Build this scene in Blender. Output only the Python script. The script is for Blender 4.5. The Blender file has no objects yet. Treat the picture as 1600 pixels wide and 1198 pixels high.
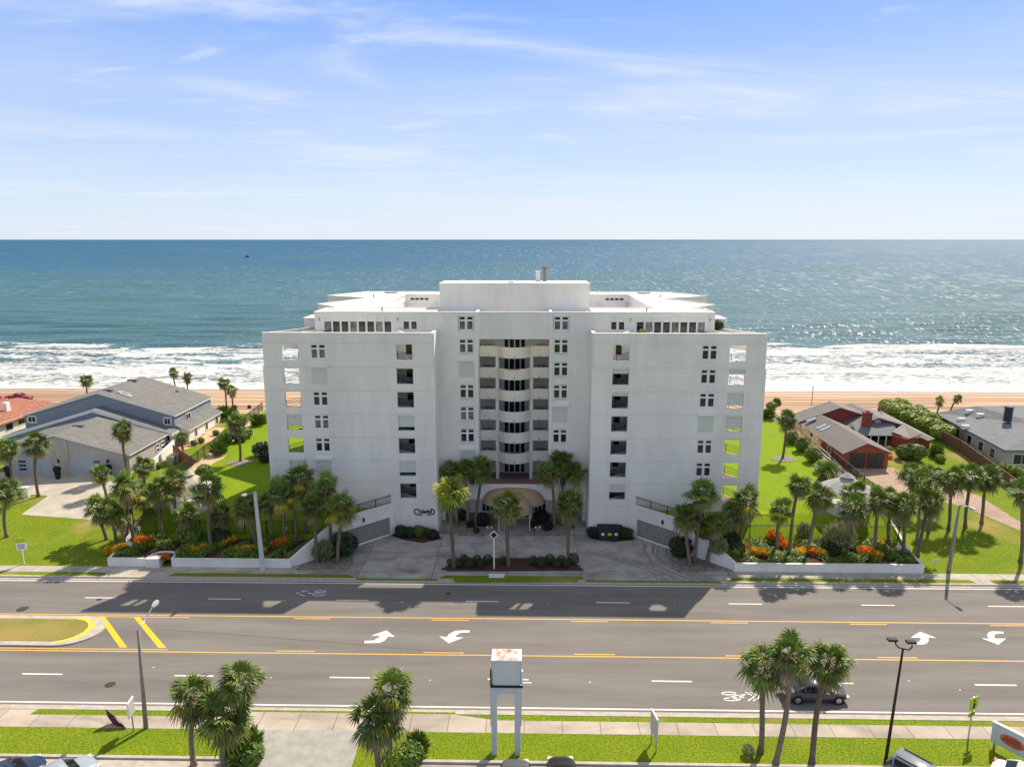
import bpy, bmesh, math, random
import numpy as np
from math import sin, cos, tan, pi, radians, sqrt, atan2, floor
from mathutils import Vector, Matrix
random.seed(7)
C = bpy.context.scene.collection
# ------------------------------------------------------------------ camera model (the drone) and survey helpers
F = 1120.0; CZ = 36.4; PIT = radians(11.36); YAW = radians(-1.1)
FW = (sin(YAW)*cos(PIT), cos(YAW)*cos(PIT), -sin(PIT)); RT = (cos(YAW), -sin(YAW), 0.0)
UP = (sin(YAW)*sin(PIT), cos(YAW)*sin(PIT), cos(PIT))
def ray(x, y): return [FW[i]*F + RT[i]*(x-800) - UP[i]*(y-599) for i in range(3)]
def P(x, y, z=0.0):
    d = ray(x, y); t = (z-CZ)/d[2]; return Vector((d[0]*t, d[1]*t, z))
def V(x, y, Y):
    d = ray(x, y); t = Y/d[1]; return Vector((d[0]*t, Y, CZ+d[2]*t))
XC = -1.5
def pl(v, pts):
    if v <= pts[0][0]: return pts[0][1]
    for (a, b), (c, d) in zip(pts, pts[1:]):
        if v <= c: return b + (d-b)*(v-a)/(c-a)
    return pts[-1][1]
def sm(t): t = max(0, min(1, t)); return t*t*(3-2*t)
BASE = [(49.88, .12), (49.9, -.06), (72, -.06), (72.02, .12), (76, .12), (100, 1.0), (125, 2.0), (137, 2.6), (150, -1.0), (196, -3.1), (230, -8), (400, -8)]
def Hb(y): return pl(y, BASE)
def Hg(x, y): return .10 if 75 < y < 138 and abs(x+1.5) < 45.01 else Hb(y)
def outer(y): return pl(y, [(74, 45.6), (85, 46.2), (135, 49.4), (150, 50)])
def inner(y): return pl(y, [(74.6, 25.2), (84, 15.3), (84.01, 29.8), (92, 24), (137, 24)])
def Hl(x, y):
    u = abs(x-XC)
    f = pl(y, [(75, .75), (79.6, 1.25), (81, 1.9), (84.4, 3.3), (90, 3.6), (134, 3.8), (138, 3.6), (150, -1.2)])
    return max(f, .75 + 2.9*sm((25-u)/4.5)) if y < 84.4 else f
def H(x, y):
    u = abs(x-XC)
    if 75 < y < 138 and inner(y) <= u <= outer(y): return Hl(x, y)
    if 72 < y < 138 and u < inner(y): return .13
    return Hb(y)
def G(x, y):
    d = ray(x, y); prev = None; t0 = 38.0/d[1]
    Y = 38.0
    while Y < 420:
        t = Y/d[1]; X = d[0]*t; Z = CZ+d[2]*t
        if Z <= H(X, Y): return Vector((X, Y, H(X, Y)))
        Y += .05
    return P(x, y, -2.5)
# ------------------------------------------------------------------ mesh helpers
class MB:
    def __init__(s, org=(0, 0, 0)): s.v = []; s.f = []; s.m = []; s.o = Vector(org); s.col = []
    def add(s, vs, fs, m=0, col=None):
        n = len(s.v); s.v += [tuple(v) for v in vs]; s.f += [tuple(i+n for i in f) for f in fs]; s.m += [m]*len(fs)
        s.col += [col or (1, 1, 1)]*len(fs); return s
    def box(s, x0, x1, y0, y1, z0, z1, m=0):
        vs = [(x, y, z) for z in (z0, z1) for y in (y0, y1) for x in (x0, x1)]
        return s.add(vs, [(0, 2, 3, 1), (4, 5, 7, 6), (0, 1, 5, 4), (2, 6, 7, 3), (0, 4, 6, 2), (1, 3, 7, 5)], m)
    def obox(s, c, size, rz=0, m=0, tilt=None):
        M = Matrix.Rotation(rz, 3, 'Z')
        if tilt: M = M @ tilt
        h = [q/2 for q in size]; c = Vector(c)
        vs = [c + M @ Vector((x*h[0], y*h[1], z*h[2])) for z in (-1, 1) for y in (-1, 1) for x in (-1, 1)]
        return s.add(vs, [(0, 2, 3, 1), (4, 5, 7, 6), (0, 1, 5, 4), (2, 6, 7, 3), (0, 4, 6, 2), (1, 3, 7, 5)], m)
    def bar(s, a, b, w, h=None, m=0):
        a = Vector(a); b = Vector(b); d = (b-a).normalized(); h = h or w
        q = Vector((0, 0, 1)).cross(d)
        q = Vector((1, 0, 0)) if q.length < 1e-4 else q.normalized()
        r = d.cross(q)
        vs = [p + q*(sx*w/2) + r*(sy*h/2) for p in (a, b) for sx, sy in ((-1, -1), (1, -1), (1, 1), (-1, 1))]
        return s.add(vs, [(0, 1, 2, 3), (7, 6, 5, 4), (0, 4, 5, 1), (1, 5, 6, 2), (2, 6, 7, 3), (3, 7, 4, 0)], m)
    def poly(s, pts, m=0): return s.add(pts, [tuple(range(len(pts)))], m)
    def prism(s, pts, z0, z1, m=0, mtop=None):
        n = len(pts); A = sum(pts[i][0]*pts[(i+1) % n][1]-pts[(i+1) % n][0]*pts[i][1] for i in range(n))
        if A < 0: pts = pts[::-1]
        z0f = z0 if callable(z0) else (lambda x, y: z0); z1f = z1 if callable(z1) else (lambda x, y: z1)
        b = [(p[0], p[1], z0f(p[0], p[1])) for p in pts]; t = [(p[0], p[1], z1f(p[0], p[1])) for p in pts]
        s.add(b+t, [(i, (i+1) % n, n+(i+1) % n, n+i) for i in range(n)] + [tuple(range(n-1, -1, -1))], m)
        return s.add(t, [tuple(range(n))], m if mtop is None else mtop)
    def tube(s, pts, rs, n=8, m=0, caps=True):
        pts = [Vector(p) for p in pts]
        if not hasattr(rs, '__len__'): rs = [rs]*len(pts)
        vs = []; N = len(pts)
        for i, p in enumerate(pts):
            d = (pts[min(i+1, N-1)]-pts[max(i-1, 0)]).normalized()
            q = d.cross(Vector((0, 1, 0)))
            q = d.cross(Vector((1, 0, 0))).normalized() if q.length < .05 else q.normalized()
            r = d.cross(q)
            vs += [p + (q*cos(2*pi*k/n)+r*sin(2*pi*k/n))*rs[i] for k in range(n)]
        fs = [(i*n+k, i*n+(k+1) % n, (i+1)*n+(k+1) % n, (i+1)*n+k) for i in range(N-1) for k in range(n)]
        if caps: fs += [tuple(range(n-1, -1, -1)), tuple((N-1)*n+k for k in range(n))]
        return s.add(vs, fs, m)
    def disc(s, c, r, n=20, z=0, m=0, ry=None, h=None):
        pts = [(c[0]+r*cos(2*pi*k/n), c[1]+(ry or r)*sin(2*pi*k/n)) for k in range(n)]
        if h: return s.prism(pts, c[2], c[2]+h, m)
        return s.poly([(p[0], p[1], c[2]) for p in pts], m)
    def cyl(s, a, b, r, n=16, m=0): return s.tube([a, b], r, n, m)
    def build(s, name, mats, parent=None, smooth=False, **k):
        me = bpy.data.meshes.new(name)
        me.from_pydata([(v[0]-s.o.x, v[1]-s.o.y, v[2]-s.o.z) for v in s.v], [], s.f)
        for mt in (mats if isinstance(mats, (list, tuple)) else [mats]): me.materials.append(M[mt] if isinstance(mt, str) else mt)
        me.polygons.foreach_set('material_index', s.m)
        if smooth: me.polygons.foreach_set('use_smooth', [True]*len(s.f))
        if any(c != (1, 1, 1) for c in s.col):
            ca = me.color_attributes.new('col', 'FLOAT_COLOR', 'CORNER'); out = []
            for f, c in zip(s.f, s.col): out += [c[0], c[1], c[2], 1]*len(f)
            ca.data.foreach_set('color', out)
        me.update()
        o = bpy.data.objects.new(name, me); C.objects.link(o)
        if parent: o.parent = parent
        else: o.location = s.o
        tag(o, **k); return o
def tag(o, label=None, cat=None, group=None, kind=None):
    if label: o['label'] = label
    if cat: o['category'] = cat
    if group: o['group'] = group
    if kind: o['kind'] = kind
    return o
def empty(name, loc, label, cat, group=None, rz=0):
    o = bpy.data.objects.new(name, None); C.objects.link(o); o.location = loc; o.rotation_euler = (0, 0, rz)
    o.empty_display_size = .3
    return tag(o, label, cat, group)
def inst(name, mesh, parent=None, loc=(0, 0, 0), rz=0, sc=1, **k):
    o = bpy.data.objects.new(name, mesh); C.objects.link(o); o.parent = parent; o.location = loc
    o.rotation_euler = (0, 0, rz); o.scale = (sc, sc, sc) if not hasattr(sc, '__len__') else sc
    return tag(o, **k)
def copy_thing(o, loc, rz, label, sc=None):
    c = o.copy(); C.objects.link(c); c.location = loc; c.rotation_euler = (0, 0, rz); c['label'] = label
    if sc: c.scale = (sc, sc, sc)
    def rec(a, b):
        for ch in a.children:
            d = ch.copy(); C.objects.link(d); d.parent = b; rec(ch, d)
    rec(o, c); return c
def text(body, size, parent, loc, rot, mat_, name='lettering', ext=.01, shear=0, bold=0, sx=1):
    cu = bpy.data.curves.new(name, 'FONT'); cu.body = body; cu.size = size; cu.extrude = ext; cu.shear = shear; cu.offset = bold
    cu.align_x = 'CENTER'; cu.align_y = 'CENTER'; cu.materials.append(M[mat_])
    t_ = bpy.data.objects.new(name, cu); me = bpy.data.meshes.new_from_object(t_); bpy.data.objects.remove(t_)
    if not me.materials: me.materials.append(M[mat_])
    o = bpy.data.objects.new(name, me); C.objects.link(o); o.parent = parent; o.location = loc; o.rotation_euler = rot; o.scale = (sx, 1, 1)
    return o
# ------------------------------------------------------------------ materials
M = {}
def mat(name, c, rough=.8, var=.0, scale=3, bump=0, bscale=None, metal=0, spec=.4, c2=None, sc3=None, vcol=False, trans=0, coat=0, rnd=0, detail=4):
    m = bpy.data.materials.new(name); m.use_nodes = True; nt = m.node_tree; N = nt.nodes; L = nt.links
    b = N['Principled BSDF']; b.inputs['Roughness'].default_value = rough; b.inputs['Metallic'].default_value = metal
    b.inputs['Specular IOR Level'].default_value = spec; b.inputs['Base Color'].default_value = (*c, 1)
    if coat: b.inputs['Coat Weight'].default_value = coat
    tc = N.new('ShaderNodeTexCoord'); src = None
    mp = N.new('ShaderNodeMapping'); L.new(tc.outputs['Object'], mp.inputs[0])
    if sc3: mp.inputs['Scale'].default_value = sc3
    out = None
    if var or c2:
        nz = N.new('ShaderNodeTexNoise'); nz.inputs['Scale'].default_value = scale; nz.inputs['Detail'].default_value = detail; nz.inputs['Roughness'].default_value = .65
        L.new(mp.outputs[0], nz.inputs['Vector'])
        mx = N.new('ShaderNodeMix'); mx.data_type = 'RGBA'
        cc2 = c2 if c2 else tuple(max(0, q*(1-var)) for q in c); cc1 = c if c2 else tuple(q*(1+var*.6) for q in c)
        mx.inputs['A'].default_value = (*cc1, 1); mx.inputs['B'].default_value = (*cc2, 1)
        rp = N.new('ShaderNodeMapRange'); rp.inputs[1].default_value = .36; rp.inputs[2].default_value = .64
        L.new(nz.outputs[0], rp.inputs[0]); L.new(rp.outputs[0], mx.inputs['Factor']); out = mx.outputs['Result']
    if vcol or rnd:
        mu = N.new('ShaderNodeMix'); mu.data_type = 'RGBA'; mu.blend_type = 'MULTIPLY'; mu.inputs['Factor'].default_value = 1
        if out: L.new(out, mu.inputs['A'])
        else: mu.inputs['A'].default_value = (*c, 1)
        if vcol:
            a = N.new('ShaderNodeAttribute'); a.attribute_name = 'col'; L.new(a.outputs['Color'], mu.inputs['B'])
            out = mu.outputs['Result']
            if rnd:
                m2 = N.new('ShaderNodeMix'); m2.data_type = 'RGBA'; m2.blend_type = 'MULTIPLY'; m2.inputs['Factor'].default_value = 1
                L.new(out, m2.inputs['A']); mu = m2
        if rnd:
            oi = N.new('ShaderNodeObjectInfo'); mr = N.new('ShaderNodeMapRange'); mr.inputs[3].default_value = 1-rnd; mr.inputs[4].default_value = 1+rnd
            L.new(oi.outputs['Random'], mr.inputs[0]); L.new(mr.outputs[0], mu.inputs['B']); out = mu.outputs['Result']
    if out: L.new(out, b.inputs['Base Color'])
    if bump:
        n2 = N.new('ShaderNodeTexNoise'); n2.inputs['Scale'].default_value = bscale or scale*6; n2.inputs['Detail'].default_value = 5
        L.new(mp.outputs[0], n2.inputs['Vector'])
        bp = N.new('ShaderNodeBump'); bp.inputs['Strength'].default_value = bump; bp.inputs['Distance'].default_value = .05
        L.new(n2.outputs[0], bp.inputs['Height']); L.new(bp.outputs[0], b.inputs['Normal'])
    if trans:
        tr = N.new('ShaderNodeBsdfTranslucent'); ms = N.new('ShaderNodeMixShader'); ms.inputs[0].default_value = trans
        if out: L.new(out, tr.inputs[0])
        else: tr.inputs[0].default_value = (*c, 1)
        L.new(b.outputs[0], ms.inputs[1]); L.new(tr.outputs[0], ms.inputs[2]); L.new(ms.outputs[0], N['Material Output'].inputs[0])
    M[name] = m; return m
def nodes(m): return m.node_tree.nodes, m.node_tree.links
mat('stucco', (.82, .80, .76), .85, .08, .25, .35, 9, sc3=(1, 1, .35))
mat('stucco_warm', (.83, .80, .74), .85, .08, .3, .3, 9)
mat('roof_white', (.80, .78, .75), .8, .14, .35)
mat('groove', (.58, .58, .58), .9)
mat('glass', (.022, .027, .032), .06, .35, 1.6, spec=.6)
mat('glass_pale', (.17, .18, .17), .12, .5, 2.0, spec=.6, rnd=.4)
mat('white_frame', (.80, .80, .80), .5, .04, 2)
mat('shutter', (.62, .66, .60), .6, .05, 2)
mat('tile_terrace', (.27, .19, .17), .8, .25, 1.5)
mat('iron', (.015, .015, .016), .5)
mat('dark', (.012, .012, .013), .7)
mat('awning', (.42, .30, .20), .85, .12, 2, .3, 12)
mat('asphalt', (.186, .173, .162), .9, .17, .5, .3, 30, sc3=(.12, 1, 1))
mat('asphalt_lot', (.31, .30, .28), .9, .15, .6, .3, 20)
mat('asphalt_drive', (.36, .35, .33), .9, .15, 1.2, .3, 20)
mat('paint_white', (.78, .76, .72), .7, .22, 7)
mat('paint_yellow', (.70, .43, .09), .7, .25, 6)
mat('paint_yellow_deep', (.80, .50, .02), .7, .10, 4)
mat('concrete', (.40, .385, .365), .9, .22, .5, .3, 15)
mat('concrete_pale', (.47, .43, .37), .9, .16, .5, .3, 15)
mat('concrete_side', (.47, .41, .345), .9, .15, .35, .3, 15)
mat('curb', (.46, .42, .37), .9, .15, 1.5)
mat('curb_yellow', (.80, .55, .08), .8, .15, 3)
mat('paver', (.50, .37, .28), .9, .3, 6, .3, 8)
mat('path_sand', (.60, .42, .25), .95, .2, 1)
mat('mulch', (.075, .035, .026), .95, .5, 5, .8, 14)
mat('rock_bed', (.33, .29, .25), .95, .6, 3.2, .9, 7, c2=(.12, .10, .09))
mat('wood_fence', (.30, .12, .055), .8, .3, 3, sc3=(3, 3, .3))
mat('wood_dark', (.16, .085, .055), .8, .3, 3, sc3=(3, 3, .3))
mat('wood_grey', (.30, .28, .26), .85, .25, 3, sc3=(3, 3, .3))
mat('trunk', (.20, .155, .115), .95, .35, 4, .7, 14, sc3=(1, 1, 2.2), rnd=.25)
mat('frond', (.115, .168, .032), .55, trans=.10, vcol=True, rnd=.22, spec=.35)
mat('frond_dead', (.26, .20, .13), .8, vcol=True, rnd=.2)
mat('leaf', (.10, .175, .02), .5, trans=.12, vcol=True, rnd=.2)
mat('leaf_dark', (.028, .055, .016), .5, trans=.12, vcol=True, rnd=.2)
mat('leaf_lime', (.20, .28, .022), .55, trans=.15, vcol=True, rnd=.15)
mat('leaf_gold', (.78, .50, .03), .55, trans=.25, vcol=True, rnd=.15)
mat('leaf_orange', (.70, .24, .03), .55, trans=.25, vcol=True, rnd=.15)
mat('leaf_red', (.030, .010, .012), .5, trans=.1, vcol=True)
mat('leaf_silver', (.30, .32, .17), .6, trans=.2, vcol=True)
mat('plume', (.62, .47, .30), .9, trans=.3, vcol=True)
mat('steel', (.45, .45, .46), .35, .1, 5, metal=.8)
mat('pole_concrete', (.62, .62, .60), .8, .1, 2)
mat('pole_wood', (.27, .235, .20), .85, .2, 3)
mat('sign_grey', (.53, .56, .60), .6, .05, 1)
mat('plastic_grey', (.38, .40, .40), .6)
mat('white_box', (.70, .70, .67), .6, .05, 3)
mat('shingle_grey', (.175, .175, .17), .9, .16, .9, .4, 12)
mat('shingle_blue', (.17, .185, .205), .9, .16, .9, .4, 12)
mat('roof_taupe', (.15, .137, .13), .7, .10, .6, sc3=(1, .25, 1))
mat('roof_tile', (.36, .15, .095), .85, .4, 2.2, .5, 5)
mat('siding_blue', (.27, .31, .36), .8, .10, 1.2, .2, 10, sc3=(.3, .3, 4))
mat('siding_grey', (.46, .44, .43), .8, .08, 1.2)
mat('stone_wall', (.50, .46, .41), .9, .3, 5, .6, 8)
mat('brick_red', (.36, .085, .05), .85, .15, 4, .2, 8, sc3=(1, 1, 3))
mat('brick_wine', (.27, .055, .05), .85, .15, 4, sc3=(1, 1, 3))
mat('door_grey', (.42, .47, .52), .6, .06, 1)
mat('door_dark', (.055, .05, .045), .5, .5, 3)
mat('tyre', (.015, .015, .015), .8)
mat('rim', (.50, .50, .52), .3, metal=.8)
mat('car_glass', (.015, .018, .022), .04, spec=.8)
mat('lamp_clear', (.75, .75, .73), .15)
mat('lamp_red', (.45, .01, .01), .25)
for n, c in dict(car_silver=(.33, .38, .44), car_navy=(.012, .028, .07), car_black=(.018, .02, .024), car_grey=(.10, .11, .125), car_red=(.42, .012, .02), car_white=(.75, .75, .73), car_suv=(.27, .30, .34), car_slate=(.055, .06, .07), car_blue=(.22, .30, .40)).items():
    mat(n, c, .34, metal=.1, coat=.35, spec=.4)
mat('dumpster_green', (.010, .045, .030), .5, .3, 3)
mat('lime_sign', (.42, .62, .03), .5)
mat('burgundy', (.13, .018, .028), .8)
mat('sign_back', (.50, .47, .49), .5, .12, 1.2)
mat('rust', (.55, .13, .07), .8, c2=(.74, .70, .66), scale=3.5)
mat('logo_red', (.36, .06, .045), .6, c2=(.60, .24, .08), scale=5)
mat('flag_red', (.75, .04, .07), .7)
mat('towel', (.45, .05, .05), .8)
mat('terracotta', (.50, .20, .09), .8)
mat('cushion', (.62, .58, .52), .9)
mat('skylight', (.33, .42, .48), .15, spec=.7)
mat('gazebo_roof', (.36, .36, .38), .85, .14, 2)
mat('gazebo_roof_tan', (.48, .43, .37), .85, .14, 2)
# grass: several scales of true colour variation
def grass(name, a, b, c, dry=(.30, .24, .08), dryamt=.62):
    m = mat(name, a, .95); N, L = nodes(m); bs = N['Principled BSDF']; bs.inputs['Specular IOR Level'].default_value = .15
    tc = N['Texture Coordinate']
    def nz(s, d, lo, hi):
        n = N.new('ShaderNodeTexNoise'); n.inputs['Scale'].default_value = s; n.inputs['Detail'].default_value = d
        L.new(tc.outputs['Object'], n.inputs['Vector']); r = N.new('ShaderNodeMapRange'); r.inputs[1].default_value = lo; r.inputs[2].default_value = hi
        L.new(n.outputs[0], r.inputs[0]); return r.outputs[0], n.outputs[0]
    def mix(f, A, B):
        x = N.new('ShaderNodeMix'); x.data_type = 'RGBA'; L.new(f, x.inputs['Factor'])
        for q, s in ((A, 'A'), (B, 'B')):
            if isinstance(q, tuple): x.inputs[s].default_value = (*q, 1)
            else: L.new(q, x.inputs[s])
        return x.outputs['Result']
    f1, _ = nz(.35, 3, .35, .65); f2, n2 = nz(7, 6, .35, .65); f3, _ = nz(.11, 5, dryamt, dryamt+.12)
    o = mix(f1, a, b); o = mix(f2, o, c); o = mix(f3, o, dry); L.new(o, bs.inputs['Base Color'])
    bp = N.new('ShaderNodeBump'); bp.inputs['Strength'].default_value = .6; bp.inputs['Distance'].default_value = .06
    L.new(n2, bp.inputs['Height']); L.new(bp.outputs[0], bs.inputs['Normal'])
grass('grass', (.185, .27, .010), (.245, .30, .012), (.085, .14, .008), dryamt=.57)
grass('grass_lush', (.20, .31, .006), (.26, .345, .008), (.12, .215, .006), dryamt=.85)
grass('grass_dry', (.33, .27, .085), (.24, .25, .05), (.17, .17, .04), dryamt=.5)
# concrete driveway with stains and score lines / sidewalks with joints
def joints(name, base, sx, sy, w, off=(0, 0, 0), stain=None):
    m = M[base].copy(); M[name] = m; N, L = nodes(m); bs = N['Principled BSDF']; src = bs.inputs['Base Color'].links[0].from_socket
    tc = [n for n in N if n.type == 'TEX_COORD'][0]; mp = N.new('ShaderNodeMapping'); L.new(tc.outputs['Object'], mp.inputs[0]); mp.inputs['Location'].default_value = off
    br = N.new('ShaderNodeTexBrick'); br.offset = 0; br.inputs['Scale'].default_value = 1; br.inputs['Brick Width'].default_value = sx; br.inputs['Row Height'].default_value = sy
    br.inputs['Mortar Size'].default_value = w; br.inputs['Color1'].default_value = (1, 1, 1, 1); br.inputs['Color2'].default_value = (.86, .87, .88, 1); br.inputs['Mortar'].default_value = (.5, .48, .45, 1)
    L.new(mp.outputs[0], br.inputs['Vector'])
    x = N.new('ShaderNodeMix'); x.data_type = 'RGBA'; x.blend_type = 'MULTIPLY'; x.inputs['Factor'].default_value = 1
    L.new(src, x.inputs['A']); L.new(br.outputs[0], x.inputs['B']); out = x.outputs['Result']
    if stain:
        n = N.new('ShaderNodeTexNoise'); n.inputs['Scale'].default_value = stain[0]; n.inputs['Detail'].default_value = 8; n.inputs['Distortion'].default_value = 1.2
        m2 = N.new('ShaderNodeMapping'); m2.inputs['Scale'].default_value = stain[1]; L.new(tc.outputs['Object'], m2.inputs[0]); L.new(m2.outputs[0], n.inputs['Vector'])
        r = N.new('ShaderNodeMapRange'); r.inputs[1].default_value = .5; r.inputs[2].default_value = .72; r.inputs[3].default_value = 1; r.inputs[4].default_value = stain[2]
        L.new(n.outputs[0], r.inputs[0]); y = N.new('ShaderNodeMix'); y.data_type = 'RGBA'; y.blend_type = 'MULTIPLY'; y.inputs['Factor'].default_value = 1
        L.new(out, y.inputs['A']); L.new(r.outputs[0], y.inputs['B']); out = y.outputs['Result']
    L.new(out, bs.inputs['Base Color'])
joints('sidewalk', 'concrete_side', 2.9, 50, .035, stain=(.5, (.3, 1, 1), .72))
joints('sidewalk_grey', 'concrete_pale', 2.9, 50, .035, stain=(.5, (.3, 1, 1), .75))
joints('driveway', 'concrete', 8.2, 5.3, .05, (2.0, .4, 0), stain=(.22, (.6, 1, 1), .5))
joints('pavers', 'paver', .5, .25, .03, stain=(.6, (1, 1, 1), .7))
# siding / planks on stucco details left to geometry
for nm_, am in (('stucco', .055), ('stucco_warm', .055)):
    m = M[nm_]; N_, L_ = nodes(m); bs_ = N_['Principled BSDF']; src_ = bs_.inputs['Base Color'].links[0].from_socket; tc_ = N_['Texture Coordinate']
    for sc_3, lo_, hi_, amt in (((1.6, 1.6, .09), .5, .75, am), ((.5, .5, .5), .55, .75, am*.6)):
        mp_ = N_.new('ShaderNodeMapping'); mp_.inputs['Scale'].default_value = sc_3; L_.new(tc_.outputs['Object'], mp_.inputs[0]); n_ = N_.new('ShaderNodeTexNoise'); n_.inputs['Scale'].default_value = 1; n_.inputs['Detail'].default_value = 7
        L_.new(mp_.outputs[0], n_.inputs['Vector']); r_1 = N_.new('ShaderNodeMapRange'); r_1.inputs[1].default_value = lo_; r_1.inputs[2].default_value = hi_; r_1.inputs[3].default_value = 1; r_1.inputs[4].default_value = 1-amt; L_.new(n_.outputs[0], r_1.inputs[0])
        x_ = N_.new('ShaderNodeMix'); x_.data_type = 'RGBA'; x_.blend_type = 'MULTIPLY'; x_.inputs['Factor'].default_value = 1; L_.new(src_, x_.inputs['A']); L_.new(r_1.outputs[0], x_.inputs['B']); src_ = x_.outputs['Result']
    L_.new(src_, bs_.inputs['Base Color'])
# ------------------------------------------------------------------ world, sun, camera
sc = bpy.context.scene
SUN = Vector((12.8, 19.6, 25.45)).normalized(); EL = math.asin(SUN.z); AZ = atan2(SUN.x, SUN.y)
w = bpy.data.worlds.new('World'); sc.world = w; w.use_nodes = True; N = w.node_tree.nodes; L = w.node_tree.links
bg = N['Background']; bg.inputs[1].default_value = .15
sk = N.new('ShaderNodeTexSky'); sk.sky_type = 'NISHITA'; sk.sun_disc = False; sk.sun_elevation = EL; sk.sun_rotation = AZ
sk.air_density = 1.0; sk.dust_density = .6; sk.ozone_density = 2.5; sk.altitude = 0
tc = N.new('ShaderNodeTexCoord'); sp = N.new('ShaderNodeSeparateXYZ'); L.new(tc.outputs['Generated'], sp.inputs[0])
def wmath(op, a, b=None, clamp=False):
    n = N.new('ShaderNodeMath'); n.operation = op; n.use_clamp = clamp
    for i, q in enumerate((a, b)):
        if q is None: continue
        if isinstance(q, (int, float)): n.inputs[i].default_value = q
        else: L.new(q, n.inputs[i])
    return n.outputs[0]
zz = wmath('ADD', wmath('MAXIMUM', sp.outputs[2], 0.0), .09)
cb = N.new('ShaderNodeCombineXYZ'); L.new(wmath('DIVIDE', sp.outputs[0], zz), cb.inputs[0]); L.new(wmath('DIVIDE', sp.outputs[1], zz), cb.inputs[1])
def cloud(scale, sxy, rot, lo, hi, dist, off=(0, 0, 0)):
    mp = N.new('ShaderNodeMapping'); mp.inputs['Scale'].default_value = (sxy[0], sxy[1], 1); mp.inputs['Rotation'].default_value = (0, 0, rot); mp.inputs['Location'].default_value = off
    L.new(cb.outputs[0], mp.inputs[0])
    n = N.new('ShaderNodeTexNoise'); n.inputs['Scale'].default_value = scale; n.inputs['Detail'].default_value = 9; n.inputs['Roughness'].default_value = .58; n.inputs['Distortion'].default_value = dist
    L.new(mp.outputs[0], n.inputs['Vector']); r = N.new('ShaderNodeMapRange'); r.interpolation_type = 'SMOOTHSTEP'; r.inputs[1].default_value = lo; r.inputs[2].default_value = hi
    L.new(n.outputs[0], r.inputs[0]); return r.outputs[0]
c1 = cloud(.75, (.6, 1.3), .25, .47, .70, .9, (3.1, 1.7, 0)); c3 = cloud(2.2, (.5, 1.2), .3, .56, .72, 1.2, (1.3, 5.2, 0)); c2_ = cloud(.35, (.8, 1.2), -.2, .42, .75, .3, (7.7, 2.2, 0))
c1 = wmath('ADD', c1, wmath('MULTIPLY', c3, .55), True); cf = wmath('ADD', wmath('MULTIPLY', c1, .66), wmath('MULTIPLY', c2_, .34), True)
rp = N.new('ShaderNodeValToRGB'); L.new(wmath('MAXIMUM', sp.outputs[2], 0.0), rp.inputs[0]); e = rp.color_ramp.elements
SKYP = [(0, (.76, .87, 1.0)), (.05, (.68, .81, 1.0)), (.143, (.50, .66, 1.0)), (.29, (.235, .445, 1.0)), (.40, (.30, .42, .78)), (.62, (.50, .50, .52)), (1, (.50, .50, .50))]  # upper stops: unseen grey-white sky, made up to neutralise the ambient light
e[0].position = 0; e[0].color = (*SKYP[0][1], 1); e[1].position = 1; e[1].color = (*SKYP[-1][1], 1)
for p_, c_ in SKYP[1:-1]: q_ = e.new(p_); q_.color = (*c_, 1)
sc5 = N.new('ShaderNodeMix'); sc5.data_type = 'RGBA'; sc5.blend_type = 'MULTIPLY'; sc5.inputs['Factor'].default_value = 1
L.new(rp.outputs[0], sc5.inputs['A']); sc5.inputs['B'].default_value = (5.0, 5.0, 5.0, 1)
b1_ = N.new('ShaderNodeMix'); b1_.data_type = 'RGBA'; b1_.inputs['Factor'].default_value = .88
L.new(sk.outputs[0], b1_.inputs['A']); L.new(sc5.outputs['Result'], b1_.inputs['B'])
mx = N.new('ShaderNodeMix'); mx.data_type = 'RGBA'; L.new(cf, mx.inputs['Factor'])
L.new(b1_.outputs['Result'], mx.inputs['A']); mx.inputs['B'].default_value = (4.3, 4.6, 5.1, 1)
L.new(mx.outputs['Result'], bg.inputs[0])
ld = bpy.data.lights.new('sun', 'SUN'); ld.energy = 4.9; ld.angle = radians(.53); ld.color = (1, .87, .70)
lo = bpy.data.objects.new('sun', ld); C.objects.link(lo); lo.rotation_euler = SUN.to_track_quat('Z', 'Y').to_euler(); lo.location = (60, 90, 120)
cam = bpy.data.cameras.new('camera'); cam.sensor_width = 36; cam.lens = 36*F/1600; cam.clip_end = 120000; cam.clip_start = .5
co = bpy.data.objects.new('camera', cam); C.objects.link(co); co.location = (0, 0, CZ); co.rotation_euler = (pi/2-PIT, 0, -YAW); sc.camera = co
sc.view_settings.view_transform = 'Standard'; sc.view_settings.look = 'None'; sc.view_settings.gamma = 1; sc.view_settings.exposure = .35
sc.cycles.max_bounces = 6; sc.cycles.transparent_max_bounces = 6
# ================================================================== SETTING
def geo(a, b, n, r):
    s = [r**i for i in range(n)]; t = sum(s); out = [a]; acc = 0
    for q in s: acc += q; out.append(a+(b-a)*acc/t)
    return out
# ground: one sheet
xs = [-q for q in geo(90, 3000, 14, 1.5)[::-1]] + sorted(list(np.arange(-87, 88, 3.0))+[-46.5, -46.55, 43.5, 43.55]) + geo(90, 3000, 14, 1.5)
ys = [-2000, -600, -200, -60, 0, 30, 44, 49.88, 49.9, 72.0, 72.02, 76, 82, 88, 94, 100, 106, 112, 118, 125, 131, 137, 143, 150]
mb = MB(); nx = len(xs)
mb.add([(x, y, Hg(x, y)-(.0 if y < 149 else .35)) for y in ys for x in xs], [(j*nx+i, j*nx+i+1, (j+1)*nx+i+1, (j+1)*nx+i) for j in range(len(ys)-1) for i in range(nx-1)])
mb.build('ground', 'grass', kind='structure')
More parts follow.
